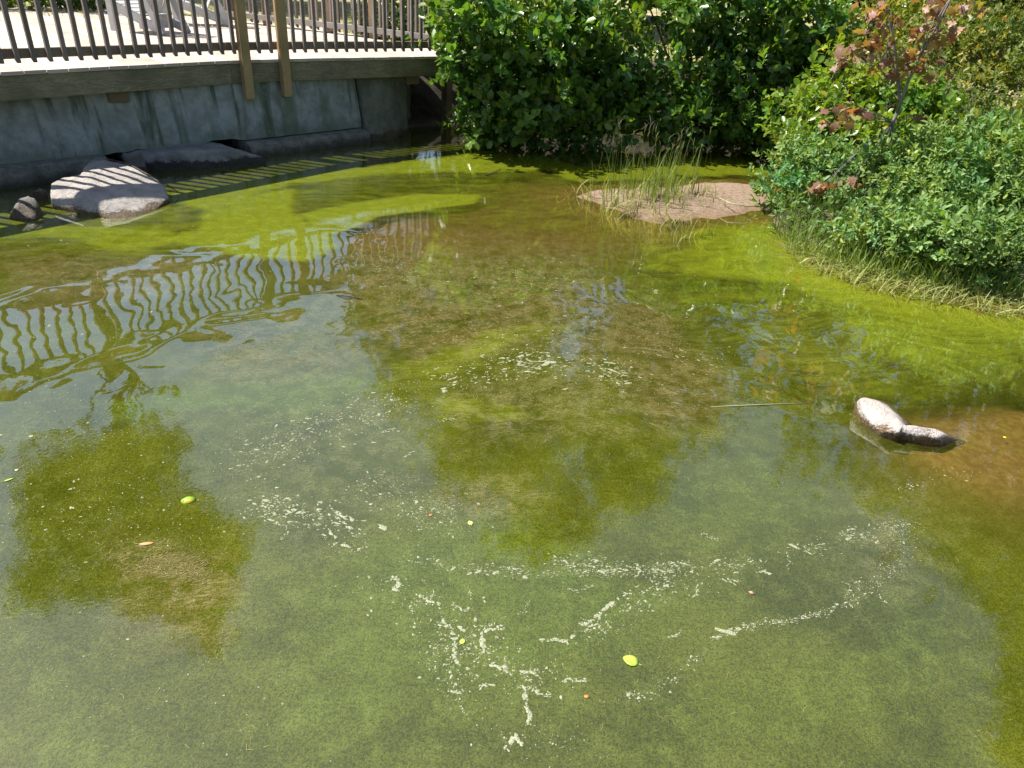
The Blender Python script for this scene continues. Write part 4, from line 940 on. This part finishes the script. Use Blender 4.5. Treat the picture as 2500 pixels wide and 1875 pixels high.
tall_tree('tall full tree beyond the right edge, mirrored along the right water', [[(2060, 1000), (2250, 960), (2700, 960), (2700, 1500), (2430, 1470), (2390, 1380), (2300, 1330), (2230, 1230), (2130, 1180), (2080, 1080)], [(2250, 1290), (2330, 1330), (2410, 1410), (2300, 1370)], [(2450, 1450), (2700, 1400), (2700, 1900), (2430, 1850), (2470, 1650)]],
          20, 2000, [(2480, 700), (2480, 1000), (2500, 1350)], 64, 0.40, 2.0)

tall_tree('added low tree screening sky from the water mirror, far behind the tall dark shrubs', [[(1130, 330), (1700, 330), (1750, 560), (1300, 570), (1060, 560), (1080, 480)]], 27, 1500, [(1400, 400), (1400, 520), (1410, 600)], 65, 0.6, 2.0)  # added out of view: blocks the low sky so the water under the shrubs reflects dark
tall_tree('added low tree screening sky from the water mirror, far behind the right bank shrubs', [[(1700, 340), (2520, 430), (2520, 600), (1750, 560)]], 26, 1500, [(2100, 420), (2100, 540), (2110, 620)], 66, 0.6, 2.0)  # second added screen, keeps low sky out of the right-hand reflections

# ------------------------------------------------------------------ grasses
def blades(base, hgt, lean, width, c_lo, c_hi, r, seg=5, tipcol=None):
    N = len(base); u = np.linspace(0, 1, seg)
    az = r.uniform(0, 6.28, N); dirv = np.c_[np.cos(az), np.sin(az), np.zeros(N)]
    ln = lean*r.uniform(0.3, 1.6, N)
    ctr = base[:, None]+dirv[:, None]*(ln*hgt)[:, None, None]*(u**2)[None, :, None]
    ctr[..., 2] += (hgt[:, None]*(u[None]-(0.28*np.minimum(ln, 1.8))[:, None]*u[None]**3))
    side = np.c_[-np.sin(az+r.normal(size=N)*0.8), np.cos(az), np.zeros(N)]
    wd = width*r.uniform(0.6, 1.3, N)[:, None]*(1-u[None]**1.5*0.92)
    Lf = ctr-side[:, None]*wd[..., None]/2; Rt = ctr+side[:, None]*wd[..., None]/2
    V = np.stack([Lf, Rt], 2).reshape(N, seg*2, 3)
    f = np.array([(2*i, 2*i+1, 2*i+3, 2*i+2) for i in range(seg-1)])
    F = ((np.arange(N)*seg*2)[:, None, None]+f).reshape(-1, 4)
    v = r.random((N, 1)); col = np.array(c_lo)*(1-v)+np.array(c_hi)*v
    return V.reshape(-1, 3), F, np.repeat(col, seg*2, 0), ctr
def join_np(lst):
    V = []; F = []; C = []; b = 0
    for v, f, c in lst: V.append(v); F.append(f+b); C.append(c); b += len(v)
    return np.concatenate(V), np.concatenate(F), np.concatenate(C)
r = np.random.default_rng(31)
def scatter(pts_px, n, r, jit=0.0):
    q = inside_pts(pts_px, n, r); B = np.array([P(a, b, 0.03) for a, b in q])
    for b in B: b[2] = max(gz(b[0], b[1]), -0.03)-0.01
    return B
# tuft on the sandbar
def clump(px_, n, spread):
    c = [P(a, b, 0.04) for a, b in px_]; B = []
    for i in range(n):
        q = c[r.integers(len(c))]+np.array([r.normal()*spread, r.normal()*spread, 0]); q[2] = max(gz(q[0], q[1]), -0.02)-0.01; B.append(q)
    return np.array(B)
G1, G2 = (0.10, 0.17, 0.03), (0.26, 0.34, 0.09)
parts = []
B = clump([(1500, 490), (1590, 500), (1600, 500), (1620, 490), (1640, 478), (1600, 475), (1560, 470), (1660, 470)], 140, 0.17)
v, f, c, ctr = blades(B, r.uniform(0.22, 0.62, len(B)), 0.28, 0.013, G1, G2, r); parts.append((v, f, c))
B = clump([(1440, 475), (1500, 500), (1540, 485), (1600, 515), (1660, 490), (1700, 470), (1640, 540), (1670, 560), (1560, 520)], 330, 0.17)
v, f, c, _ = blades(B, r.uniform(0.10, 0.30, len(B)), 0.9, 0.010, (0.22, 0.23, 0.07), (0.42, 0.40, 0.17), r); parts.append((v, f, c))
B = clump([(1470, 480), (1505, 490), (1560, 480), (1610, 490), (1650, 480), (1700, 480), (1600, 500), (1580, 470), (1640, 470), (1540, 480)], 46, 0.09)
hh = r.uniform(0.50, 0.86, len(B)); v, f, c, ctr = blades(B, hh, 0.10, 0.007, (0.10, 0.15, 0.04), (0.18, 0.22, 0.07), r); parts.append((v, f, c))
B2_ = clump([(1560, 502), (1590, 492), (1620, 488), (1520, 518), (1540, 520), (1640, 545), (1660, 535), (1700, 478)], 260, 0.05); v, f, c, _ = blades(B2_, r.uniform(0.03, 0.09, len(B2_)), 1.8, 0.009, (0.03, 0.022, 0.014), (0.12, 0.085, 0.04), r); parts.append((v, f, c))
hb = []; hd = []
for k in range(len(ctr)):                      # seed heads: short spikes near the stem tops
    for s_ in range(r.integers(2, 4)):
        hb.append(ctr[k, -1]*(0.55+0.1*s_)+ctr[k, -2]*(0.45-0.1*s_)); hd.append(1)
hb = np.array(hb); v, f, c, _ = blades(hb, r.uniform(0.06, 0.12, len(hb)), 0.9, 0.006, (0.16, 0.16, 0.10), (0.28, 0.26, 0.19), r, 4); parts.append((v, f[:, :], c))
V, F, C = join_np(parts)
tag(obj_np('sandbar_grass', V, F, M_GRASS, None, {'col': C}), 'tuft of tall green grass with seed heads on the sandbar', 'grass', kind='stuff')
# fringe along the right bank
parts = []
FR0 = [(1880, 515), (2100, 560), (2300, 600), (2520, 640), (2520, 705), (2300, 690), (2100, 645), (1900, 575)]
B = scatter(FR0, 1300, r); v, f, c, _ = blades(B, r.uniform(0.18, 0.48, len(B)), 0.42, 0.010, (0.05, 0.10, 0.016), (0.19, 0.28, 0.05), r); parts.append((v, f, c))
FR = [(1900, 555), (2000, 600), (2150, 650), (2300, 680), (2440, 700), (2520, 705), (2520, 740), (2440, 728), (2300, 712), (2150, 684), (2000, 638), (1910, 592)]
B = scatter(FR, 900, r); v, f, c, _ = blades(B, r.uniform(0.14, 0.40, len(B)), 0.45, 0.010, (0.11, 0.18, 0.03), (0.26, 0.34, 0.08), r); parts.append((v, f, c))
FR2 = [(1890, 570), (2050, 635), (2200, 675), (2330, 700), (2440, 712), (2520, 712), (2520, 768), (2420, 758), (2250, 728), (2100, 697), (1950, 640)]
B = scatter(FR2, 1000, r); v, f, c, _ = blades(B, r.uniform(0.07, 0.24, len(B)), 1.2, 0.012, (0.17, 0.22, 0.05), (0.42, 0.42, 0.16), r); parts.append((v, f, c))
B = scatter(FR2, 520, r); v, f, c, _ = blades(B, r.uniform(0.05, 0.14, len(B)), 1.7, 0.011, (0.16, 0.08, 0.03), (0.34, 0.22, 0.10), r); parts.append((v, f, c))
V, F, C = join_np(parts)
tag(obj_np('shore_grass', V, F, M_GRASS, None, {'col': C}), 'fringe of green and straw-coloured grass along the right bank', 'grass', kind='stuff')
# lawn behind the deck and shrubs
q = r.random((26000, 2)); LX = -9+q[:, 0]*22; LY = 11.5+q[:, 1]**1.4*14; sh = sdpoly(LX, LY, SHORE)
m_ = (sh > 1.6) & (fbm(LX*0.8, LY*0.8, 71) > 0.46); LX, LY = LX[m_], LY[m_]
tt = (LX-EDGE[1][0])*TD[0]+(LY-EDGE[1][1])*TD[1]; nn_ = (LX-EDGE[1][0])*TN[0]+(LY-EDGE[1][1])*TN[1]
B = np.array([(x_, y_, gz(x_, y_)-0.01) for x_, y_ in zip(LX, LY)])
v, f, c, _ = blades(B, r.uniform(0.06, 0.16, len(B)), 0.6, 0.014, (0.11, 0.15, 0.03), (0.32, 0.30, 0.10), r, 3)
tag(obj_np('lawn_grass', v, f, M_GRASS, None, {'col': c}), 'patchy yellow-green lawn grass behind the deck', 'grass', kind='stuff')

# ------------------------------------------------------------------ foam and floating scraps
t = NT('pond_foam'); n_ = t.noise(t.pos(), 120, 3); _fo = t.principled(t.mix(n_, (0.29, 0.31, 0.19), (0.42, 0.43, 0.30)), 0.6, 0.3); _ft = t.n('ShaderNodeBsdfTransparent'); _fm = t.n('ShaderNodeMixShader')
t.put(_fm.inputs[0], t.step(t.noise(t.pos(), 210, 3, 0.7), 0.30, 0.58)); t.t.links.new(_ft.outputs[0], _fm.inputs[1]); t.t.links.new(_fo, _fm.inputs[2]); M_FOAM = t.done(_fm.outputs[0])
r = np.random.default_rng(91)
def foam_blobs(C, R, S, A):                    # centre, radius, stretch, angle -> little flat domes
    N = len(C); k = 9; th = np.linspace(0, 2*np.pi, k, endpoint=False)
    rad = R[:, None]*(1+0.34*r.normal(size=(N, k)).clip(-1.3, 1.3))
    lx = np.cos(th)[None]*rad*S[:, None]; ly = np.sin(th)[None]*rad
    x_ = C[:, 0:1]+lx*np.cos(A)[:, None]-ly*np.sin(A)[:, None]; y_ = C[:, 1:2]+lx*np.sin(A)[:, None]+ly*np.cos(A)[:, None]
    ring0 = np.stack([x_, y_, np.full_like(x_, 0.0006)], -1)
    ring1 = np.stack([C[:, 0:1]+(x_-C[:, 0:1])*0.8, C[:, 1:2]+(y_-C[:, 1:2])*0.8, np.full_like(x_, 0.0013)], -1)
    top = np.stack([C[:, 0], C[:, 1], np.full(N, 0.0014)], -1)[:, None]
    V = np.concatenate([ring0, ring1, top], 1); F = []
    for i in range(k):
        j = (i+1) % k; F += [(i, j, k+j), (i, k+j, k+i), (k+i, k+j, 2*k)]
    F = (np.arange(N)*(2*k+1))[:, None, None]+np.array(F); return V.reshape(-1, 3), F.reshape(-1, 3)
FC, FRa, FS, FA = [], [], [], []
def foam_line(pts, n, spread, size, stretch=1.6, big=0.15):
    pts = np.array(pts, float); seg = np.r_[0, np.cumsum(np.linalg.norm(np.diff(pts, axis=0), axis=1))]
    n = int(n*3.2); size = size*0.70; ph = r.uniform(0, 6.28); lam = r.uniform(60, 120)
    for i in range(n):
        u = r.random()*seg[-1]
        if vnoise(np.array(u/38.0), np.array(ph), 5) < r.uniform(0.05, 0.6): continue
        px_ = np.interp(u, seg, pts[:, 0])+r.normal()*spread; py_ = np.interp(u, seg, pts[:, 1])+r.normal()*spread*0.55+0.35*spread*math.sin(u/lam*6.28+ph)
        du = 5; ax_, ay_ = P(np.interp(u+du, seg, pts[:, 0]), np.interp(u+du, seg, pts[:, 1]))[:2]; bx_, by_ = P(np.interp(u-du, seg, pts[:, 0]), np.interp(u-du, seg, pts[:, 1]))[:2]
        a = math.atan2(ay_-by_, ax_-bx_)+r.normal()*0.5
        FC.append(P(px_, py_)[:2]); s = size*r.lognormal(-0.35, 0.5); s *= 1.9 if r.random() < big else 1
        FRa.append(s); FS.append(max(1.0, stretch*r.uniform(0.6, 1.5))); FA.append(a)
def chain(px_pts, width, step=0.55):           # continuous ragged streak of foam
    pts = np.array(px_pts, float); seg = np.r_[0, np.cumsum(np.linalg.norm(np.diff(pts, axis=0), axis=1))]; u = 0
    while u < seg[-1]:
        a = P(np.interp(u, seg, pts[:, 0])+r.normal()*2.5, np.interp(u, seg, pts[:, 1])+r.normal()*2.5)[:2]; FC.append(a); FRa.append(width*r.uniform(0.45, 1.25)); FS.append(r.uniform(1.1, 2.6)); q0_ = P(np.interp(u-4, seg, pts[:, 0]), np.interp(u-4, seg, pts[:, 1])); q1_ = P(np.interp(u+4, seg, pts[:, 0]), np.interp(u+4, seg, pts[:, 1])); FA.append(math.atan2(q1_[1]-q0_[1], q1_[0]-q0_[0])+r.normal()*0.45); u += 7*step*max(width/0.006, 0.6)
mm_ = 0.001
foam_line([(0, 780), (250, 800), (500, 760)], 160, 60, 2.6*mm_, 1.3, 0.05)
foam_line([(0, 1000), (250, 1050), (450, 1200)], 330, 120, 2.6*mm_, 1.2, 0.08)
foam_line([(0, 1250), (300, 1280), (540, 1330)], 260, 70, 2.6*mm_, 1.2, 0.10)
foam_line([(60, 1500), (400, 1650), (650, 1750)], 130, 130, 2.3*mm_, 1.1, 0.06)
foam_line([(560, 1130), (700, 1080), (850, 1020), (1010, 960)], 520, 45, 3.0*mm_, 1.9)
foam_line([(640, 1240), (760, 1260), (860, 1310)], 150, 32, 4.0*mm_, 1.7, 0.3)
foam_line([(900, 1180), (1000, 1230), (1130, 1290)], 330, 42, 2.8*mm_, 1.5)
foam_line([(1080, 940), (1250, 890), (1400, 880), (1560, 930)], 380, 32, 4.4*mm_, 2.2, 0.25)
foam_line([(1150, 860), (1300, 820), (1600, 850), (1800, 900)], 260, 45, 3.2*mm_, 2.0)
foam_line([(900, 640), (1100, 700), (1350, 680)], 320, 60, 3.0*mm_, 2.0, 0.1)
foam_line([(400, 560), (800, 560), (1300, 640), (1700, 800)], 160, 60, 3.2*mm_, 2.0, 0.1)
foam_line([(1000, 1370), (1150, 1390), (1350, 1400), (1650, 1390)], 330, 14, 2.5*mm_, 2.0)
foam_line([(1350, 1370), (1600, 1400), (1800, 1380), (2000, 1330), (2190, 1290)], 330, 20, 2.8*mm_, 2.2, 0.2)
foam_line([(2190, 1270), (2210, 1340), (2180, 1400), (2090, 1440)], 230, 22, 2.4*mm_, 1.4)
foam_line([(2200, 1200), (2300, 1160), (2380, 1150)], 50, 16, 2.8*mm_, 1.6)
foam_line([(940, 1420), (1040, 1500), (1100, 1560), (1250, 1600), (1300, 1680)], 360, 60, 2.7*mm_, 1.5, 0.2)
foam_line([(1080, 1520), (1090, 1620), (1110, 1690)], 110, 25, 2.8*mm_, 1.4, 0.3)
foam_line([(1400, 1560), (1480, 1520), (1600, 1440), (1720, 1430)], 190, 30, 2.6*mm_, 1.7, 0.2)
foam_line([(1740, 1560), (1850, 1520), (1960, 1510), (2060, 1480), (2130, 1440)], 130, 9, 2.6*mm_, 2.0, 0.3)
foam_line([(1480, 1720), (1600, 1690), (1660, 1640), (1710, 1600)], 110, 13, 2.2*mm_, 1.2)
foam_line([(1150, 1720), (1220, 1780), (1440, 1830)], 110, 50, 2.2*mm_, 1.3)
foam_line([(100, 560), (500, 600), (900, 650)], 60, 40, 3*mm_, 1.6)
for pts, w in [([(962, 1405), (975, 1425), (962, 1440)], .0075), ([(1022, 1455), (1050, 1470), (1068, 1478)], .006), ([(1078, 1515), (1092, 1530), (1108, 1540)], .005), ([(1120, 1530), (1140, 1545)], .007), ([(1180, 1545), (1200, 1535), (1232, 1532)], .005), ([(1178, 1550), (1182, 1590)], .0065), ([(1108, 1570), (1114, 1620)], .0055), ([(1198, 1620), (1230, 1630), (1245, 1645)], .006),
               ([(1430, 1520), (1460, 1503), (1500, 1470)], .006), ([(1470, 1490), (1510, 1462)], .005), ([(1278, 1680), (1284, 1710), (1292, 1740), (1290, 1765)], .006), ([(1248, 1810), (1262, 1800), (1276, 1825)], .008), ([(1240, 1832), (1230, 1820)], .005), ([(1375, 1665), (1390, 1660), (1430, 1662)], .0045), ([(820, 1250), (850, 1265), (862, 1272)], .006), ([(775, 1232), (780, 1248)], .005), ([(1320, 1565), (1350, 1562), (1385, 1568)], .0045), ([(1104, 1688), (1122, 1690)], .0055), ([(1278, 1640), (1310, 1646)], .0045), ([(1850, 1395), (1880, 1398)], .005)]:
    chain(pts, w)
for k in range(46):                            # short curling wisps
    cx_, cy_, sp_ = [(760, 1270, 70), (1180, 1560, 90), (1230, 1650, 80), (1470, 1500, 60), (1000, 1460, 60), (1700, 1385, 120), (950, 1080, 90), (1950, 1350, 90)][k % 8]
    a0 = r.uniform(0, 3.1); x0 = cx_+r.normal()*sp_; y0 = cy_+r.normal()*sp_*0.55; pl_ = [(x0, y0)]
    for j in range(r.integers(3, 7)):
        a0 += r.normal()*0.45; x0 += 9*math.cos(a0); y0 += 7*math.sin(a0); pl_.append((x0, y0))
    chain(pl_, r.uniform(0.0018, 0.0036))
V, F = foam_blobs(np.array(FC), np.array(FRa)*0.85, np.array(FS), np.array(FA))
tag(obj_np('foam', V, F, M_FOAM, None, smooth=True), 'pale foam flecks drifting in streaks on the green water', 'foam', kind='stuff')
# fibres and needles afloat
def fibres(polys, lo, hi, wid, c_lo, c_hi, ang=None):
    lst = []
    for poly, n in polys:
        q = inside_pts(poly, n, r); B = np.array([P(a, b, 0.0)[:2] for a, b in q])
        keepm = (fbm(B[:, 0]*2.2, B[:, 1]*2.2, 83, 3)+0.25*(vnoise(B[:, 0]*9, B[:, 1]*9, 84)-0.5))*(0.35+0.65*sstep(0, 75, sdpoly(q[:, 0], q[:, 1], poly))) > r.uniform(0.25, 0.75, n); B = B[keepm]; N = len(B)
        a = (r.uniform(0, 3.14, N) if ang is None else r.normal(ang, 0.7, N)); L = r.uniform(lo, hi, N); bend = r.normal(size=N)*0.18
        d = np.c_[np.cos(a), np.sin(a)]; s = np.c_[-d[:, 1], d[:, 0]]; w = wid*r.uniform(0.6, 1.4, N)[:, None]
        p0, p1, p2 = B-d*L[:, None]/2, B+s*(bend*L)[:, None], B+d*L[:, None]/2
        z = r.uniform(0.0008, 0.003, N)
        V = np.stack([np.c_[p0-s*w/2, z], np.c_[p0+s*w/2, z], np.c_[p1-s*w/2, z+.001], np.c_[p1+s*w/2, z+.001], np.c_[p2-s*w/2, z], np.c_[p2+s*w/2, z]], 1).reshape(-1, 3)
        F = ((np.arange(N)*6)[:, None, None]+np.array([(0, 1, 3, 2), (2, 3, 5, 4)])).reshape(-1, 4)
        v = r.random((N, 1)); lst.append((V, F, np.repeat(np.array(c_lo)*(1-v)+np.array(c_hi)*v, 6, 0)))
    return join_np(lst)
WEED = [([(860, 600), (1250, 590), (1450, 600), (1480, 720), (1380, 860), (1000, 880), (880, 770)], 5200), ([(1500, 740), (1650, 720), (1750, 880), (1740, 1040), (1500, 1020), (1100, 1030), (1000, 960), (1300, 880)], 3600), ([(480, 780), (850, 700), (960, 880), (800, 940), (520, 920)], 1500),
        ([(240, 1330), (420, 1300), (540, 1350), (520, 1450), (280, 1440)], 1500), ([(1040, 1180), (1200, 1150), (1300, 1230), (1180, 1300), (1060, 1270)], 700), ([(60, 620), (560, 640), (500, 700), (100, 720)], 500), ([(2120, 1200), (2240, 1220), (2230, 1400), (2080, 1440)], 500)]
V, F, C = fibres([(a, int(b*2.4)) for a, b in WEED], 0.006, 0.034, 0.0014, (0.13, 0.11, 0.03), (0.34, 0.28, 0.13), 0.5)
tag(obj_np('floating_weed', V, F, M_GRASS, None, {'col': C}), 'mats of fine tan plant fibres floating mid pond', 'pond weed', kind='stuff')
ALLW = [([(0, 1200), (2500, 1200), (2500, 1875), (0, 1875)], 1500), ([(0, 900), (2500, 900), (2500, 1250), (0, 1250)], 900)]
V, F, C = fibres(ALLW, 0.006, 0.032, 0.0009, (0.18, 0.19, 0.04), (0.45, 0.36, 0.17))
tag(obj_np('pine_needles', V, F, M_GRASS, None, {'col': C}), 'scattered brown needles and grass bits on the near water', 'debris', kind='stuff')

# single fallen leaves
def leaf_shape(kind, n=14):
    pts = []
    for i in range(n):
        th = 2*math.pi*i/n; x_, y_ = math.cos(th), math.sin(th)
        if kind == 'round': rx, ry = 0.5, 0.40
        elif kind == 'heart': rx = 0.5*(1-0.12*max(0, -x_)); ry = 0.40*(1-0.35*max(0, x_))
        elif kind == 'tri': rx = 0.5; ry = 0.42*(1-0.75*max(0, x_))
        else: rx, ry = 0.5, 0.17*(1-0.3*abs(x_))
        pts.append((x_*rx, y_*ry))
    return pts
def fallen(label, px_, py_, size, kind, c_lo, c_hi, rz, dome=0.05, tilt=0.0):
    t = NT('fallen_leaf'); n_ = t.noise(t.objco(), 3.5/size*0.4, 3); co = t.sep(t.objco())
    vein = t.step(t.math('ABSOLUTE', co[1]), size*0.03, size*0.008)
    col = t.mix(t.step(n_, 0.45, 0.6), c_lo, c_hi); col = t.mix(t.math('MULTIPLY', vein, 0.5), col, tuple(min(1, x*1.5+.05) for x in c_hi))
    m_ = t.done(t.principled(col, 0.4, 0.4))
    p = P(px_, py_); o_pts = leaf_shape(kind); V = []; F = []; n = len(o_pts)
    for s_, z in ((1.0, 0.0), (0.6, dome*0.7), (0.0, dome)):
        if s_ == 0: V.append((0, 0, dome*size)); continue
        for (x_, y_) in o_pts: V.append((x_*s_*size, y_*s_*size, z*size+abs(y_)*s_*size*0.12*(1 if kind != 'round' else 0)))
    for i in range(n):
        j = (i+1) % n; F += [(i, j, n+j, n+i), (n+i, n+j, 2*n)]
    vb = len(V); V += [(x_, y_, z-0.0012) for x_, y_, z in V]
    F += [tuple(k+vb for k in q)[::-1] for q in F]
    for i in range(n): F.append((i, i+vb, (i+1) % n+vb, (i+1) % n))
    if kind != 'round':
        st, sf = tube_vf([(-0.5*size, 0, 0.001), (-0.62*size, 0.02*size, 0.003), (-0.72*size, 0.05*size, 0.001)], 0.0012, 5); b = len(V); V += [tuple(q) for q in st]; F += [tuple(dict.fromkeys(k+b for k in q)) for q in sf]
    o = poly_obj('fallen_leaf', V, F, m_, None, True); o.location = (p[0], p[1], 0.0022); o.rotation_euler.z = rz
    tag(o, label, 'leaf', 'fallen leaves on the water'); return o
fallen('rounded green leaf with yellow blotches floating at lower left', 460, 1222, 0.062, 'round', (0.16, 0.36, 0.03), (0.58, 0.50, 0.04), 0.3, 0.22)
fallen('large lime green leaf lying flat at the lower middle', 1540, 1614, 0.060, 'heart', (0.30, 0.40, 0.05), (0.42, 0.50, 0.08), 2.7, 0.03)
fallen('pale yellow three-cornered leaf at mid water', 1148, 1277, 0.030, 'tri', (0.50, 0.52, 0.14), (0.62, 0.60, 0.22), 2.0)
fallen('small lime leaf standing among the foam streaks', 1129, 1567, 0.026, 'heart', (0.34, 0.48, 0.06), (0.46, 0.55, 0.10), 1.2)
fallen('small orange leaf scrap beside the pale yellow leaf', 1052, 1258, 0.018, 'round', (0.55, 0.15, 0.06), (0.62, 0.22, 0.10), 0.5, 0.15)
fallen('small orange leaf scrap right of the foam trail', 1432, 1701, 0.017, 'round', (0.60, 0.20, 0.06), (0.62, 0.26, 0.08), 0.2, 0.15)
fallen('small pink leaf scrap below the long foam line', 1833, 1447, 0.019, 'tri', (0.50, 0.25, 0.18), (0.60, 0.34, 0.26), 2.6)
fallen('long orange-brown leaf on the weed clump at lower left', 358, 1328, 0.060, 'long', (0.46, 0.22, 0.09), (0.58, 0.32, 0.16), 0.25)
fallen('thin green leaf at the left edge of the water', 22, 1172, 0.042, 'long', (0.28, 0.42, 0.08), (0.36, 0.48, 0.12), 0.8)
fallen('tiny yellow leaf on the sandy shallow by the rock', 2453, 1068, 0.020, 'round', (0.55, 0.50, 0.03), (0.60, 0.54, 0.06), 0.2, 0.1)
fallen('small tan leaf near the left edge', 41, 1148, 0.018, 'round', (0.46, 0.36, 0.24), (0.54, 0.44, 0.32), 0.2, 0.1)
def stick(name, label, pts, rad, mat):
    V, F = tube_vf(pts, rad, 6); tag(poly_obj(name, V, F, mat, None, True), label, 'stick')
M_REED = simple('pale_reed', (0.36, 0.36, 0.20), (0.46, 0.44, 0.26), 9)
stick('reed_stem', 'long pale reed floating left of the pale rock', [P(1735, 993, .003), P(1850, 988, .006), P(1975, 984, .003)], [0.0014, 0.0026, 0.0016], M_REED)
stick('twig', 'short dark twig at the edge of the mirrored railing', [P(822, 720, .004), P(845, 722, .014), P(885, 730, .006)], [0.005, 0.006, 0.003], M_BARK)
stick('twig', 'dark bent twig afloat on the bright algae below the shrub', [P(1185, 428, .006), P(1205, 420, .02), P(1222, 412, .008)], [0.006, 0.006, 0.004], M_BARK)
stick('twig', 'thin dry branch draped over the pale rock', [c5(1150, 385, .25), c5(1400, 450, .215), c5(1600, 560, .17), c5(1760, 640, .13), c5(1930, 750, .03)], [0.007, 0.008, 0.008, 0.007, 0.004], M_BARK)
stick('reed_stem', 'curved yellow reed lying on the bare end of the sandbar', [P(1757, 483, .10), P(1785, 497, .10), P(1820, 503, .09), P(1865, 504, .07)], [0.004, 0.007, 0.007, 0.004], M_REED)
